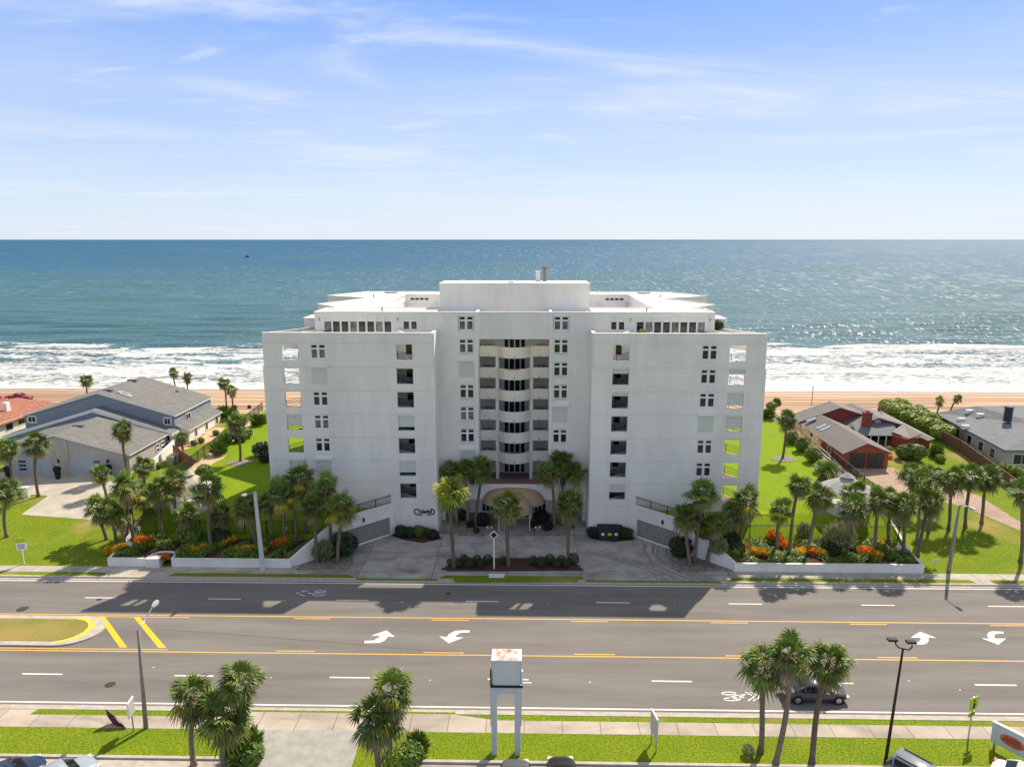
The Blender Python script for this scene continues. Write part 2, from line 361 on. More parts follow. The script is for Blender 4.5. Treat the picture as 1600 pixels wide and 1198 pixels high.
# beach
def beach_mat():
    m = mat('sand', (.62, .44, .27), .95); N, L = nodes(m); bs = N['Principled BSDF']; tc = N['Texture Coordinate']
    def nz(sc3, s, d, lo, hi, dist=0):
        mp = N.new('ShaderNodeMapping'); mp.inputs['Scale'].default_value = sc3; L.new(tc.outputs['Object'], mp.inputs[0])
        n = N.new('ShaderNodeTexNoise'); n.inputs['Scale'].default_value = s; n.inputs['Detail'].default_value = d; n.inputs['Distortion'].default_value = dist; L.new(mp.outputs[0], n.inputs['Vector'])
        r = N.new('ShaderNodeMapRange'); r.inputs[1].default_value = lo; r.inputs[2].default_value = hi; L.new(n.outputs[0], r.inputs[0]); return r.outputs[0]
    def mix(f, A, B, mode='MIX'):
        x = N.new('ShaderNodeMix'); x.data_type = 'RGBA'; x.blend_type = mode
        if isinstance(f, float): x.inputs['Factor'].default_value = f
        else: L.new(f, x.inputs['Factor'])
        for q, s in ((A, 'A'), (B, 'B')):
            if isinstance(q, tuple): x.inputs[s].default_value = (*q, 1)
            else: L.new(q, x.inputs[s])
        return x.outputs['Result']
    tr = nz((.012, .9, 1), 1, 5, .45, .55, .4); o = mix(tr, (.50, .34, .22), (.25, .155, .095))
    o = mix(nz((.02, .25, 1), 1, 4, .5, .8), o, (.56, .42, .30))
    se = N.new('ShaderNodeSeparateXYZ'); L.new(tc.outputs['Object'], se.inputs[0])
    r = N.new('ShaderNodeMapRange'); r.interpolation_type = 'SMOOTHSTEP'; r.inputs[1].default_value = 176; r.inputs[2].default_value = 187; L.new(se.outputs[1], r.inputs[0])
    o = mix(r.outputs[0], o, (.40, .31, .245)); L.new(o, bs.inputs['Base Color'])
    r2 = N.new('ShaderNodeMapRange'); r2.inputs[1].default_value = 178; r2.inputs[2].default_value = 190; r2.inputs[3].default_value = .95; r2.inputs[4].default_value = .35
    L.new(se.outputs[1], r2.inputs[0]); L.new(r2.outputs[0], bs.inputs['Roughness'])
beach_mat()
ysb = [139, 144, 150, 153, 157, 162, 168, 174, 180, 186, 191, 196, 203, 212, 230]
xb = [-3000, -900, -400] + list(range(-260, 261, 6)) + [400, 900, 3000]
mb = MB(); nx = len(xb)
mb.add([(x, y, Hb(y)+.02+(.10*sin(x*.045+y)*sin(y*.4) if 151 < y < 180 else 0)) for y in ysb for x in xb], [(j*nx+i, j*nx+i+1, (j+1)*nx+i+1, (j+1)*nx+i) for j in range(len(ysb)-1) for i in range(nx-1)])
mb.build('beach', 'sand', smooth=True, kind='structure')
# sea: one sheet with real swell, foam by position from the shore
rng = np.random.RandomState(3)
ny, nxx = 520, 420
ysea = np.concatenate([np.linspace(184, 330, 300), 330 + (70000-330)*(np.linspace(0, 1, ny-300)[1:]**4.0 + 0*1.0), [90000]])
ysea = np.unique(ysea); ny = len(ysea)
YY, SS = np.meshgrid(ysea, np.linspace(-1, 1, nxx), indexing='ij'); XX = SS*(YY*1.15+30)
ZZ = np.full_like(XX, -2.45)
near = np.exp(-((YY-184)/600.0))
for k in range(16):
    lam = rng.uniform(7, 34); th = rng.uniform(-.35, .35); ph = rng.uniform(0, 6.28); amp = .012*lam
    ZZ += near*amp*np.clip((YY-188)/40, .0, 1)*np.sin((YY*np.cos(th)+XX*np.sin(th))*2*np.pi/lam+ph+1.2*np.sin(XX*.013+k))
for c0, a0, wd, ss in ((205, .45, 1.8, 1.0), (224, .55, 2.4, 2.0), (246, .9, 3.2, 3.1), (262, .8, 3.5, 4.4), (281, .6, 4, 5.2), (305, .5, 5, 0.4), (335, .45, 6, 2.5)):
    d = YY-(c0+6*np.sin(XX*.021+ss)+3*np.sin(XX*.057+ss*2)); en = .5+.5*np.sin(XX*.031+ss*3+1.5*np.sin(XX*.011+ss))
    ZZ += a0*en*np.exp(-(d/wd)**2)
me = bpy.data.meshes.new('sea'); vs = np.stack([XX, YY, ZZ], -1).reshape(-1, 3)
ii = (np.arange(ny-1)[:, None]*nxx+np.arange(nxx-1)[None, :]).reshape(-1)
fs = np.stack([ii, ii+1, ii+nxx+1, ii+nxx], -1)
me.from_pydata(vs.tolist(), [], fs.tolist()); me.polygons.foreach_set('use_smooth', [True]*len(fs))
def sea_mat():
    m = bpy.data.materials.new('sea_water'); m.use_nodes = True; N = m.node_tree.nodes; L = m.node_tree.links; bs = N['Principled BSDF']
    tc = N.new('ShaderNodeTexCoord'); se = N.new('ShaderNodeSeparateXYZ'); L.new(tc.outputs['Object'], se.inputs[0])
    def mth(op, a, b=None, clamp=False):
        n = N.new('ShaderNodeMath'); n.operation = op; n.use_clamp = clamp
        for i, q in enumerate((a, b)):
            if q is None: continue
            if isinstance(q, (int, float)): n.inputs[i].default_value = q
            else: L.new(q, n.inputs[i])
        return n.outputs[0]
    def nz(sc3, s, d, dist=0, rough=.6, off=(0, 0, 0)):
        mp = N.new('ShaderNodeMapping'); mp.inputs['Scale'].default_value = sc3; mp.inputs['Location'].default_value = off; L.new(tc.outputs['Object'], mp.inputs[0])
        n = N.new('ShaderNodeTexNoise'); n.inputs['Scale'].default_value = s; n.inputs['Detail'].default_value = d; n.inputs['Roughness'].default_value = rough; n.inputs['Distortion'].default_value = dist
        L.new(mp.outputs[0], n.inputs['Vector']); return n.outputs[0]
    def mr(v, a, b, c=0, d=1, s=True):
        r = N.new('ShaderNodeMapRange'); r.interpolation_type = 'SMOOTHSTEP' if s else 'LINEAR'
        for i, q in enumerate((a, b, c, d)): r.inputs[i+1].default_value = q
        L.new(v, r.inputs[0]); return r.outputs[0]
    def mix(f, A, B):
        x = N.new('ShaderNodeMix'); x.data_type = 'RGBA'; L.new(f, x.inputs['Factor'])
        for q, s in ((A, 'A'), (B, 'B')):
            if isinstance(q, tuple): x.inputs[s].default_value = (*q, 1)
            else: L.new(q, x.inputs[s])
        return x.outputs['Result']
    y = se.outputs[1]
    wob = mth('MULTIPLY', mth('SUBTRACT', nz((.009, .014, 1), 1, 5), .5), 95.0); yw = mth('ADD', y, wob)
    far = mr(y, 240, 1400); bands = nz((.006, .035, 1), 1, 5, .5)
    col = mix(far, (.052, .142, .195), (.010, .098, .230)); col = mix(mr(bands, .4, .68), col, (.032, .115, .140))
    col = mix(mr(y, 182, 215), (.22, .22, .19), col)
    # foam density along the shore
    cr = N.new('ShaderNodeValToRGB'); L.new(mr(yw, 186, 306, 0, 1, False), cr.inputs[0]); e = cr.color_ramp.elements
    pts = [(0, .68), (.09, .56), (.17, .51), (.27, .62), (.34, .50), (.44, .47), (.52, .62), (.58, .57), (.66, .41), (.80, .33), (.88, .30), (1, .16)]
    e[0].position = 0; e[0].color = (pts[0][1],)*3+(1,); e[1].position = 1; e[1].color = (pts[-1][1],)*3+(1,)
    for p, v in pts[1:-1]:
        q = e.new(p); q.color = (v, v, v, 1)
    n1 = nz((.17, .34, 1), 1, 9, 1.6, .74); n2 = nz((.5, 1.3, 1), 1, 6, .8, .7, (5, 3, 0))
    ff = mth('ADD', mth('MULTIPLY', n1, .7), mth('MULTIPLY', n2, .3))
    xb_ = mth('MULTIPLY', mr(se.outputs[0], -60, 60, -1, 1, False), .018); thr = mth('SUBTRACT', mth('SUBTRACT', 1.0, cr.outputs[0]), xb_)
    fo = mr(mth('SUBTRACT', ff, thr), -.045, .05)
    edge = mr(mth('ADD', y, mth('MULTIPLY', mth('SUBTRACT', nz((.03, .03, 1), 1, 3), .5), 18.0)), 187.5, 190.5)
    fc = mix(mr(n2, .4, .62), (.46, .50, .52), (.80, .79, .77)); col = mix(fo, col, fc)
    # ripples: several scales
    b1 = nz((.35, .8, 1), 1, 7, .3, .75); b2 = nz((.05, .13, 1), 1, 6, .3, .65); b3 = nz((.012, .04, 1), 1, 6, .4, .6)
    h = mth('ADD', mth('MULTIPLY', b1, .9), mth('MULTIPLY', b2, 3.4)); h = mth('ADD', h, mth('MULTIPLY', b3, 9.0)); h = mth('ADD', h, mth('MULTIPLY', fo, .3))
    bp = N.new('ShaderNodeBump'); bp.inputs['Strength'].default_value = 1.0; bp.inputs['Distance'].default_value = 1.0; L.new(h, bp.inputs['Height'])
    N.remove(bs); di = N.new('ShaderNodeBsdfDiffuse'); L.new(col, di.inputs[0])
    b4 = nz((.5, 1.1, 1), 1, 7, .3, .8, (9, 4, 0))
    bq = N.new('ShaderNodeBump'); bq.inputs['Strength'].default_value = .35; bq.inputs['Distance'].default_value = 1.0; L.new(h, bq.inputs['Height']); L.new(bq.outputs[0], di.inputs['Normal'])
    gl = N.new('ShaderNodeBsdfGlossy'); gl.inputs['Roughness'].default_value = .50; gl.inputs[0].default_value = (1, 1, 1, 1); L.new(bp.outputs[0], gl.inputs['Normal'])
    ms = N.new('ShaderNodeMixShader'); L.new(mr(fo, 0, 1, .05, .01), ms.inputs[0]); L.new(di.outputs[0], ms.inputs[1]); L.new(gl.outputs[0], ms.inputs[2])
    def g3(sx, sy, o): return mr(nz((sx, sy, 1), 1, 3, .2, .7, (o, o, 0)), .565, .66)
    ga, gb, gc = g3(.9, .16, 3), g3(.40, .035, 5), g3(.13, .006, 8)
    t1 = mr(y, 300, 600); t2 = mr(y, 1000, 2600)
    gg = mth('ADD', mth('MULTIPLY', ga, mth('SUBTRACT', 1.0, t1)), mth('MULTIPLY', gb, mth('MULTIPLY', t1, mth('SUBTRACT', 1.0, t2)))); gg = mth('ADD', gg, mth('MULTIPLY', gc, t2))
    gw = mth('MULTIPLY', gg, mr(nz((.004, .02, 1), 1, 4), .3, .65, .35, 1)); gw = mth('MULTIPLY', gw, mth('ADD', mr(fo, 0, 1, .11, 0), mth('MULTIPLY', t1, .12)))
    g2 = N.new('ShaderNodeBsdfGlossy'); g2.inputs['Roughness'].default_value = .5; g2.inputs[0].default_value = (1, 1, 1, 1)
    m2 = N.new('ShaderNodeMixShader'); L.new(gw, m2.inputs[0]); L.new(ms.outputs[0], m2.inputs[1]); L.new(g2.outputs[0], m2.inputs[2]); L.new(m2.outputs[0], N['Material Output'].inputs[0])
    M['sea_water'] = m
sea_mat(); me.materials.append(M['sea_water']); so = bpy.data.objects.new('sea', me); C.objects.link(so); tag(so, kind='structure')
# road and its markings
mb = MB(); mb.poly([(-600, 49.92, 0), (600, 49.92, 0), (600, 71.98, 0), (-600, 71.98, 0)]); mb.build('road', 'asphalt', kind='structure')
def strip(mb, x0, x1, y, wd, z=.004, m=0): mb.poly([(x0, y-wd/2, z), (x1, y-wd/2, z), (x1, y+wd/2, z), (x0, y+wd/2, z)], m)
def pxline(mb, pts, wd, z=.004, m=0):
    q = [P(x, y, z) for x, y in pts]
    for a, b in zip(q, q[1:]):
        d = (b-a).normalized(); n = Vector((-d.y, d.x, 0))*wd/2; mb.poly([a-n, b-n, b+n, a+n], m)
mw = MB(); my = MB(); md = MB()
strip(mw, -400, 400, 50.68, .17); strip(mw, -400, 400, 71.30, .17)
for a, b in ((28, 92), (270, 332), (515, 578), (762, 826), (1017, 1079), (1265, 1327), (1512, 1575)):
    strip(mw, P(a, 1058).x, P(b, 1058).x, 54.42, .17)
for a, b in ((-80, -30), (122, 172), (319, 371), (522, 574), (727, 778), (931, 984), (1138, 1190), (1343, 1395), (1538, 1598)):
    strip(mw, P(a, 942).x, P(b, 942).x, 67.66, .16)
strip(my, -400, 400, 64.28, .15); strip(my, -400, 400, 57.95, .15)
for a, b in ((457, 514), (674, 732), (892, 950), (1109, 1166), (1324, 1381), (1538, 1595)): strip(my, P(a, 970).x, P(b, 970).x, 63.93, .14)
for a, b in ((428, 489), (661, 724), (897, 961), (1133, 1196), (1367, 1428)): strip(my, P(a, 1022).x, P(b, 1022).x, 58.30, .14)
strip(my, -400, P(300, 960).x, 63.93, .14); strip(my, -400, P(262, 1015).x, 58.30, .14)
for x0, y0, pp in ((400, 860, [(678, 562), (735, 560), (770, 540), (775, 530), (720, 530), (815, 497), (868, 536), (825, 535), (805, 560), (775, 574), (678, 577)]),
                   (400, 860, [(1335, 497), (1335, 510), (1280, 512), (1250, 528), (1248, 540), (1298, 541), (1205, 577), (1145, 533), (1193, 540), (1205, 520), (1245, 500), (1290, 497)]),
                   (1200, 860, [(950, 505), (1053, 545), (1002, 541), (1005, 560), (990, 580), (960, 586), (905, 582), (905, 573), (940, 570), (957, 555), (950, 542), (893, 541)]),
                   (1200, 860, [(1440, 586), (1335, 546), (1385, 549), (1368, 530), (1380, 508), (1400, 503), (1470, 505), (1475, 515), (1420, 520), (1412, 535), (1422, 548), (1488, 548)])):
    mw.poly([P(x0+a/4, y0+b/4, .004) for a, b in pp])
def el(cx, cy, rx, ry): return [(cx+rx*cos(t*pi/9), cy+ry*sin(t*pi/9)) for t in range(19)]
def cr(x0, y0, s, pts): return [(x0+a/s, y0+b/s) for a, b in pts]
for c in (el(1092, 564, 60, 12), el(1120, 613, 68, 13), [(1095, 600), (1170, 578), (1205, 600), (1150, 612), (1110, 598)], [(1195, 572), (1222, 602)], [(1210, 580), (1235, 572)],
          [(1232, 552), (1312, 590), (1258, 627)], [(1274, 552), (1362, 592), (1302, 629)]):
    pxline(mw, cr(940, 980, 5.496, c), .11)
for c in (el(402, 255, 34, 6.5), el(390, 273, 36, 7), [(325, 264), (355, 268), (400, 262), (420, 270)], [(322, 250), (250, 265), (303, 282)], [(298, 250), (262, 266), (280, 280)]):
    pxline(mw, cr(400, 860, 4, c), .12)
for pp in ([(612, 410), (655, 410), (795, 603), (748, 603)], [(833, 412), (872, 412), (1040, 606), (990, 606)]):
    md.poly([P(a/4, 860+b/4, .008) for a, b in pp])
for x, y in ((240, 1042), (424, 1058), (672, 1062), (922, 1065), (1420, 1063), (181, 931), (445, 938), (857, 942), (1054, 942), (1500, 1077)):
    p = P(x, y, .004); mw.disc((p.x, p.y, .006), .07, 8)
mw.build('road_marking_white', 'paint_white', kind='structure'); my.build('road_marking_yellow', 'paint_yellow', kind='structure'); md.build('road_hatching', 'paint_yellow_deep', kind='structure')
mb = MB(); mb_pts = [(245, 983), (330, 988), (430, 996), (520, 1003), (620, 1012), (722, 1019)]
pxline(mb, mb_pts, .05, .0035); pxline(mb, [(1440, 1018), (1500, 1015), (1600, 1009)], .05, .0035); pxline(mb, [(1500, 935), (1560, 929), (1600, 927)], .05, .0035); mb.build('road_crack', 'door_dark', kind='structure')
mb = MB()
for x, y, r in ((172, 1069, .42), (35, 951, .55), (155, 936, .3), (1150, 1068, .1), (700, 927, .3)):
    p = P(x, y, .003); mb.disc((p.x, p.y, .003), r)
mb.build('manhole_cover', 'door_dark', label='round dark manhole covers set in the asphalt', cat='manhole', kind='structure')
# curbs, verges, pavements
def segs(mb, cuts, y0, y1, z0, z1, m=0, X=(-300, 300)):
    a = X[0]
    for c0, c1 in cuts+[(X[1], None)]:
        if c0 > a: mb.box(a, c0, y0, y1, z0, z1, m)
        a = c1 if c1 is not None else a
nearcut = [(P(396, 1108).x, P(712, 1112).x)]; farcut = [(P(552, 915).x, P(682, 915).x), (P(915, 915).x, P(1128, 915).x)]
mb = MB(); segs(mb, nearcut, 49.62, 49.9, -.05, .15); segs(mb, farcut, 72.0, 72.3, -.05, .15)
mb.box(-300, 300, 49.9, 50.34, -.05, .012); mb.box(-300, 300, 71.6, 72.0, -.05, .012)
for a, b in nearcut: mb.box(a, b, 49.62, 49.9, -.05, .05)
for a, b in farcut: mb.box(a, b, 72.0, 72.3, -.05, .05)
mb.build('kerb', 'curb', kind='structure')
mb = MB(); mb.poly([(-300, 47.55, .128), (300, 47.55, .128), (300, 48.98, .128), (-300, 48.98, .128)])
a, b = nearcut[0]; mb.poly([(a, 48.98, .129), (b, 48.98, .129), (b, 49.62, .126), (a, 49.62, .126)])
xl = P(0, 1119).x; mb.poly([(xl-5, 48.98, .129), (P(45, 1119).x, 48.98, .129), (P(62, 1108).x, 49.6, .129), (xl-5, 49.6, .129)])
mb.poly([(b, 48.98, .1295), (b+3.2, 48.98, .1295), (b, 49.6, .12)])
mb.build('pavement_near', 'sidewalk', kind='structure')
mb = MB(); mb.poly([(-300, 73.15, .128), (300, 73.15, .128), (300, 74.62, .128), (-300, 74.62, .128)])
mb.poly([(P(165, 900).x, 72.3, .129), (P(262, 900).x, 72.3, .129), (P(270, 900).x, 73.15, .129), (P(160, 900).x, 73.15, .129)])
mb.poly([(P(1510, 900).x, 72.3, .129), (P(1535, 900).x, 72.3, .129), (P(1535, 900).x, 73.15, .129), (P(1505, 900).x, 73.15, .129)])
mb.build('pavement_far', 'sidewalk_grey', kind='structure')
# condominium forecourt
mb = MB(); y0, y1 = 72.31, 74.62
a, b = farcut[0][0]-1.2, farcut[1][1]+1.4
mb.poly([(farcut[0][0], 72.3, .127), (farcut[0][1], 72.3, .127), (farcut[0][1]+.6, 73.14, .133), (farcut[0][0]-1.2, 73.14, .133)])
mb.poly([(farcut[1][0], 72.3, .127), (farcut[1][1], 72.3, .127), (farcut[1][1]+1.4, 73.14, .133), (farcut[1][0]-.3, 73.14, .133)])
mb.poly([(-24.6, 73.14, .133), (22.6, 73.14, .133), (23.2, 74.6, .133), (14.2, 84.2, .133), (14.2, 99, .133), (-17.2, 99, .133), (-17.2, 84.2, .133), (-26.2, 74.6, .133)])
mb.build('forecourt', 'driveway', kind='structure')
mb = MB()
for j, pts in enumerate(([(1118, 907), (1085, 893), (1055, 880), (1040, 868), (1042, 856), (1052, 846)], [(1060, 907), (1025, 890), (990, 878), (950, 868), (915, 860)], [(1085, 907), (1045, 893), (1010, 880), (970, 872)], [(1100, 908), (1070, 897), (1035, 880), (1020, 862), (1022, 848)])):
    for o_ in (0, 14): pxline(mb, [(x-o_, y) for x, y in pts], .30, .137+.0008*j+.0004*(o_ > 0))
mat('tyre_mark', (.30, .29, .28), .9, c2=(.20, .195, .19), scale=1.6); mb.build('tyre_marks', 'tyre_mark', kind='structure')
def bedp(name, pts, z, mt, h=.05, **k):
    mb = MB(); mb.prism([(p.x, p.y) for p in [P(x, y, z) for x, y in pts]], z-.04, z+h); return mb.build(name, mt, **k)
bedp('mulch_bed', [(689, 889), (700, 884), (716, 874), (770, 872), (820, 872), (880, 873), (902, 882), (912, 891), (800, 892), (700, 892)], .14, 'mulch', .07, kind='structure')
bedp('rock_bed_left', [(708, 803), (704, 822), (716, 837), (778, 837), (778, 812), (772, 803)], .14, 'rock_bed', .05, kind='structure')
bedp('rock_bed_right', [(826, 812), (826, 837), (892, 837), (890, 803), (830, 803)], .14, 'rock_bed', .05, kind='structure')
bedp('rock_bed_ramp_left', [(470, 883), (520, 866), (545, 866), (551, 873), (551, 882), (541, 889), (462, 890)], .14, 'rock_bed', .05, kind='structure')
bedp('rock_bed_ramp_right', [(1047, 876), (1050, 866), (1068, 858), (1122, 876), (1150, 890), (1100, 893), (1056, 892)], .14, 'rock_bed', .05, kind='structure')
bedp('shrub_bed_left', [(612, 836), (622, 829), (682, 828), (690, 842), (660, 848), (630, 843)], .14, 'mulch', .05, kind='structure')
bedp('shrub_bed_right', [(921, 830), (984, 830), (992, 843), (960, 846), (925, 842)], .14, 'mulch', .05, kind='structure')
bedp('verge_forecourt', [(705, 902.5), (905, 903), (903, 908), (712, 908)], .135, 'grass', .02, kind='structure')
# near driveway & car park
a, b = P(410, 1150).x, P(566, 1150).x
mb = MB(); mb.poly([(a, 20, .129), (b, 20, .129), (b, 47.55, .129), (a-.4, 47.55, .129)]); mb.build('side_street', 'asphalt_drive', kind='structure')
mb = MB(); mb.box(-200, a-1.2, 10, 44.25, -.04, .126); mb.box(b+3.4, 200, 10, 44.25, -.04, .126); mb.build('car_park', 'asphalt_lot', kind='structure')
mb = MB(); mb.box(-200, a-1.2, 44.25, 44.5, 0, .27); mb.box(b+3.4, 200, 44.25, 44.5, 0, .27)
mb.box(-200, a-1.2, 43.2, 44.25, 0, .14)
for i in range(8):
    t0, t1 = i/8*pi/2, (i+1)/8*pi/2; cx = a-1.6; cy = 45.6
    mb.prism([(cx+1.6*cos(t0), cy+1.9*sin(t0)), (cx+1.6*cos(t1), cy+1.9*sin(t1)), (cx+1.2*cos(t1), cy+1.5*sin(t1)), (cx+1.2*cos(t0), cy+1.5*sin(t0))], 0, .27)
mb.box(a-.4, a, 30, 45.6, 0, .27)
mb.build('car_park_kerb', 'curb', kind='structure')
# median island
def stad(x0, x1, yc, ry, rx, n=14): return [(x0, yc-ry)]+[(x1+rx*sin(pi*k/n), yc-ry*cos(pi*k/n)) for k in range(n+1)]+[(x0, yc+ry)]
mb = MB(); mb.prism(stad(-300, -43.2, 61.2, 2.62, 3.2), -.02, .14); mb.build('median_kerb', 'curb', kind='structure')
A = stad(-60, -43.6, 61.2, 2.30, 2.6); B = stad(-60, -43.8, 61.2, 1.95, 2.2); mb = MB(); n = len(A)
for i in range(3, n-1): mb.poly([(*A[i-1], .146), (*A[i], .146), (*B[i], .146), (*B[i-1], .146)])
mb.build('median_kerb_paint', 'curb_yellow', kind='structure')
mb = MB(); mb.prism(stad(-300, -43.8, 61.2, 1.93, 2.2), .05, .17); mb.build('median_grass', 'grass_dry', kind='structure')
# condominium side lawns
for s, nm in ((-1, 'lawn_left'), (1, 'lawn_right')):
    yv = list(np.arange(74.95, 84.0, .6)) + [84.0, 84.02] + list(np.arange(85, 139, 2.0)); nu = 18; mb = MB()
    vs = []
    for y in yv:
        a, b = inner(y)+.05, outer(y)
        for i in range(nu+1):
            u = a+(b-a)*i/nu; x = XC+s*u; vs.append((x, y, Hl(x, y)))
    mb.add(vs, [(j*(nu+1)+i, j*(nu+1)+i+1, (j+1)*(nu+1)+i+1, (j+1)*(nu+1)+i)[::s] for j in range(len(yv)-1) for i in range(nu)])
    mb.build(nm, 'grass_lush', smooth=True, kind='structure')
    # planted soil in front
    mb = MB(); vs = []; yv = np.arange(74.9, 79.9, .6)
    for y in yv:
        a, b = inner(y)+.2, outer(y)-.15
        for i in range(nu+1): u = a+(b-a)*i/nu; x = XC+s*u; vs.append((x, y, Hl(x, y)+.045))
    mb.add(vs, [(j*(nu+1)+i, j*(nu+1)+i+1, (j+1)*(nu+1)+i+1, (j+1)*(nu+1)+i)[::s] for j in range(len(yv)-1) for i in range(nu)])
    mb.build('planting_soil', 'mulch', kind='structure')
# neighbours' drives and beds, draped on the slope
def drape(name, pts, mt, off=.03, h=None, **k):
    bm = bmesh.new(); q = [h(*p) if h else G(*p) for p in pts]; f = bm.faces.new([bm.verts.new((v.x, v.y, 0)) for v in q])
    bmesh.ops.triangulate(bm, faces=[f])
    for _ in range(3): bmesh.ops.subdivide_edges(bm, edges=[e for e in bm.edges if e.calc_length() > 1.2], cuts=1, use_grid_fill=False); bmesh.ops.triangulate(bm, faces=bm.faces[:])
    for v in bm.verts: v.co.z = H(v.co.x, v.co.y)+off
    for f in bm.faces:
        if f.normal.z < 0: f.normal_flip()
    me = bpy.data.meshes.new(name); bm.to_mesh(me); bm.free(); me.materials.append(M[mt]); o = bpy.data.objects.new(name, me); C.objects.link(o); tag(o, kind='structure', **k); return o
drape('neighbour_driveway', [(-20, 800), (-20, 738), (30, 737), (196, 738), (180, 765), (140, 812), (33, 804), (75, 775), (20, 770)], 'concrete_pale')
drape('neighbour_path', [(247, 715), (330, 690), (352, 668), (335, 668), (290, 700), (240, 712)], 'path_sand')
drape('paver_driveway', [(1322, 730), (1396, 730), (1420, 745), (1470, 752), (1530, 775), (1610, 825), (1640, 850), (1640, 885), (1600, 832), (1500, 790), (1400, 770), (1345, 745)], 'pavers')
for i, (x, y, r) in enumerate(((374, 723, 1.9), (1224, 717, 1.9))):
    g = G(x, y); mb = MB()
    mb.add([(g.x, g.y, g.z+.16)]+[(g.x+r*(1+.12*sin(k*1.7))*cos(k*pi/8), g.y+r*.8*(1+.12*cos(k*2.3))*sin(k*pi/8), g.z+.03) for k in range(16)], [(0, 1+k, 1+(k+1) % 16) for k in range(16)])
    mb.build('mulch_ring', 'rock_bed', kind='structure')
for s in (-1, 1):
    mb = MB(); vs = []; ya = np.arange(86, 134, 2.0)
    for j, y in enumerate(ya): 
        o = outer(y); w0 = 1.8+1.2*sin(j*.9)+.5*sin(j*2.1)
        for u in (o-.05, o-w0): x = XC+s*u; vs.append((x, y, Hl(x, y)+.03))
    mb.add(vs, [(2*j, 2*j+1, 2*j+3, 2*j+2)[::-s] for j in range(len(ya)-1)]); mb.build('border_bed', 'path_sand' if s < 0 else 'rock_bed', kind='structure')
# ================================================================== CONDOMINIUM
ORG = (XC, 84.4, 0.0)
condo = empty('condominium', ORG, 'large white stepped condominium with twin wings and a curved balcony tower between them', 'building')
def wall(mb, u0, u1, z0, z1, y0, y1, holes=(), m=0, bands=None):
    """wall in the x-z plane with rectangular openings (u0,u1,z0,z1) and true reveals"""
    us = sorted(set([u0, u1]+[h[0] for h in holes]+[h[1] for h in holes])); zs = sorted(set([z0, z1]+[h[2] for h in holes]+[h[3] for h in holes]))
    us = [q for q in us if u0 <= q <= u1]; zs = [q for q in zs if z0 <= q <= z1]
    def solid(i, j):
        if i < 0 or j < 0 or i >= len(us)-1 or j >= len(zs)-1: return False
        cx = (us[i]+us[i+1])/2; cz = (zs[j]+zs[j+1])/2
        return not any(h[0] < cx < h[1] and h[2] < cz < h[3] for h in holes)
    for i in range(len(us)-1):
        for j in range(len(zs)-1):
            if not solid(i, j): continue
            a, b, c, d = XC+us[i], XC+us[i+1], zs[j], zs[j+1]
            mb.add([(a, y0, c), (b, y0, c), (b, y0, d), (a, y0, d)], [(0, 1, 2, 3)], m); mb.add([(a, y1, c), (b, y1, c), (b, y1, d), (a, y1, d)], [(3, 2, 1, 0)], m)
            if not solid(i-1, j): mb.add([(a, y0, c), (a, y0, d), (a, y1, d), (a, y1, c)], [(0, 1, 2, 3)], m)
            if not solid(i+1, j): mb.add([(b, y0, c), (b, y0, d), (b, y1, d), (b, y1, c)], [(3, 2, 1, 0)], m)
            if not solid(i, j-1): mb.add([(a, y0, c), (b, y0, c), (b, y1, c), (a, y1, c)], [(3, 2, 1, 0)], m)
            if not solid(i, j+1): mb.add([(a, y0, d), (b, y0, d), (b, y1, d), (a, y1, d)], [(0, 1, 2, 3)], m)
def B(mb, u0, u1, y0, y1, z0, z1, m=0): mb.box(XC+min(u0, u1), XC+max(u0, u1), y0, y1, z0, z1, m)
JZ = [3.97+2.897*k for k in range(8)]        # floor joints; level k has its joint below at JZ[k-1]
def lv(k): return JZ[k-1]                     # floor line of level k (1..8)
WIN_W = 1.86
def window(parent, uc, z0, yf, pale=False, lit=0, wd=WIN_W, h=1.75):
    u0, u1 = uc-wd/2, uc+wd/2; fr = MB(ORG); y0, y1 = yf-.06, yf+.10
    B(fr, u0-.06, u0+.13, y0, y1, z0-.05, z0+h+.05); B(fr, u1-.13, u1+.06, y0, y1, z0-.05, z0+h+.05)
    B(fr, uc-.15, uc+.15, y0, y1, z0, z0+h); B(fr, u0+.13, u1-.13, y0+.02, y1, z0-.05, z0+.13); B(fr, u0+.13, u1-.13, y0+.02, y1, z0+h-.08, z0+h+.05)
    B(fr, u0+.13, u1-.13, y0+.01, y1, z0+h-.62, z0+h-.42); B(fr, u0-.14, u1+.14, yf-.13, yf-.061, z0-.13, z0-.04)
    f = fr.build('window', 'white_frame', condo)
    g = MB(ORG); B(g, u0, u1, yf+.05, yf+.08, z0+h-.5, z0+h); g.build('transom_pane', 'glass', f)
    g = MB(ORG); B(g, u0, u1, yf+.05, yf+.08, z0, z0+h-.5); g.build('pane', 'glass_pale' if pale else 'glass', f)
def shutter_closed(uc, z0, yf, wd=WIN_W, h=1.95):
    s = MB(ORG); B(s, uc-wd/2-.2, uc+wd/2+.2, yf-.28, yf, z0+h-.05, z0+h+.25); b = s.build('shutter_box', 'white_frame', condo)
    s = MB(ORG); n = 14
    for i in range(n): B(s, uc-wd/2, uc+wd/2, yf-.05-.02*(i % 2), yf+.05, z0-.15+(h+.1)*i/n, z0-.15+(h+.1)*(i+1)/n)
    s.build('roller_shutter', 'shutter', b)
def shutter_open(u0, u1, ztop, zbot, yf):
    s = MB(ORG); n = max(2, int((ztop-zbot)/.14))
    for i in range(n): B(s, u0+.01, u1-.01, yf+.14+.015*(i % 2), yf+.2, zbot+(ztop-zbot)*i/n, zbot+(ztop-zbot)*(i+1)/n)
    B(s, u0+.01, u1-.01, yf+.12, yf+.23, zbot-.07, zbot); s.build('roller_shutter', 'shutter', condo)
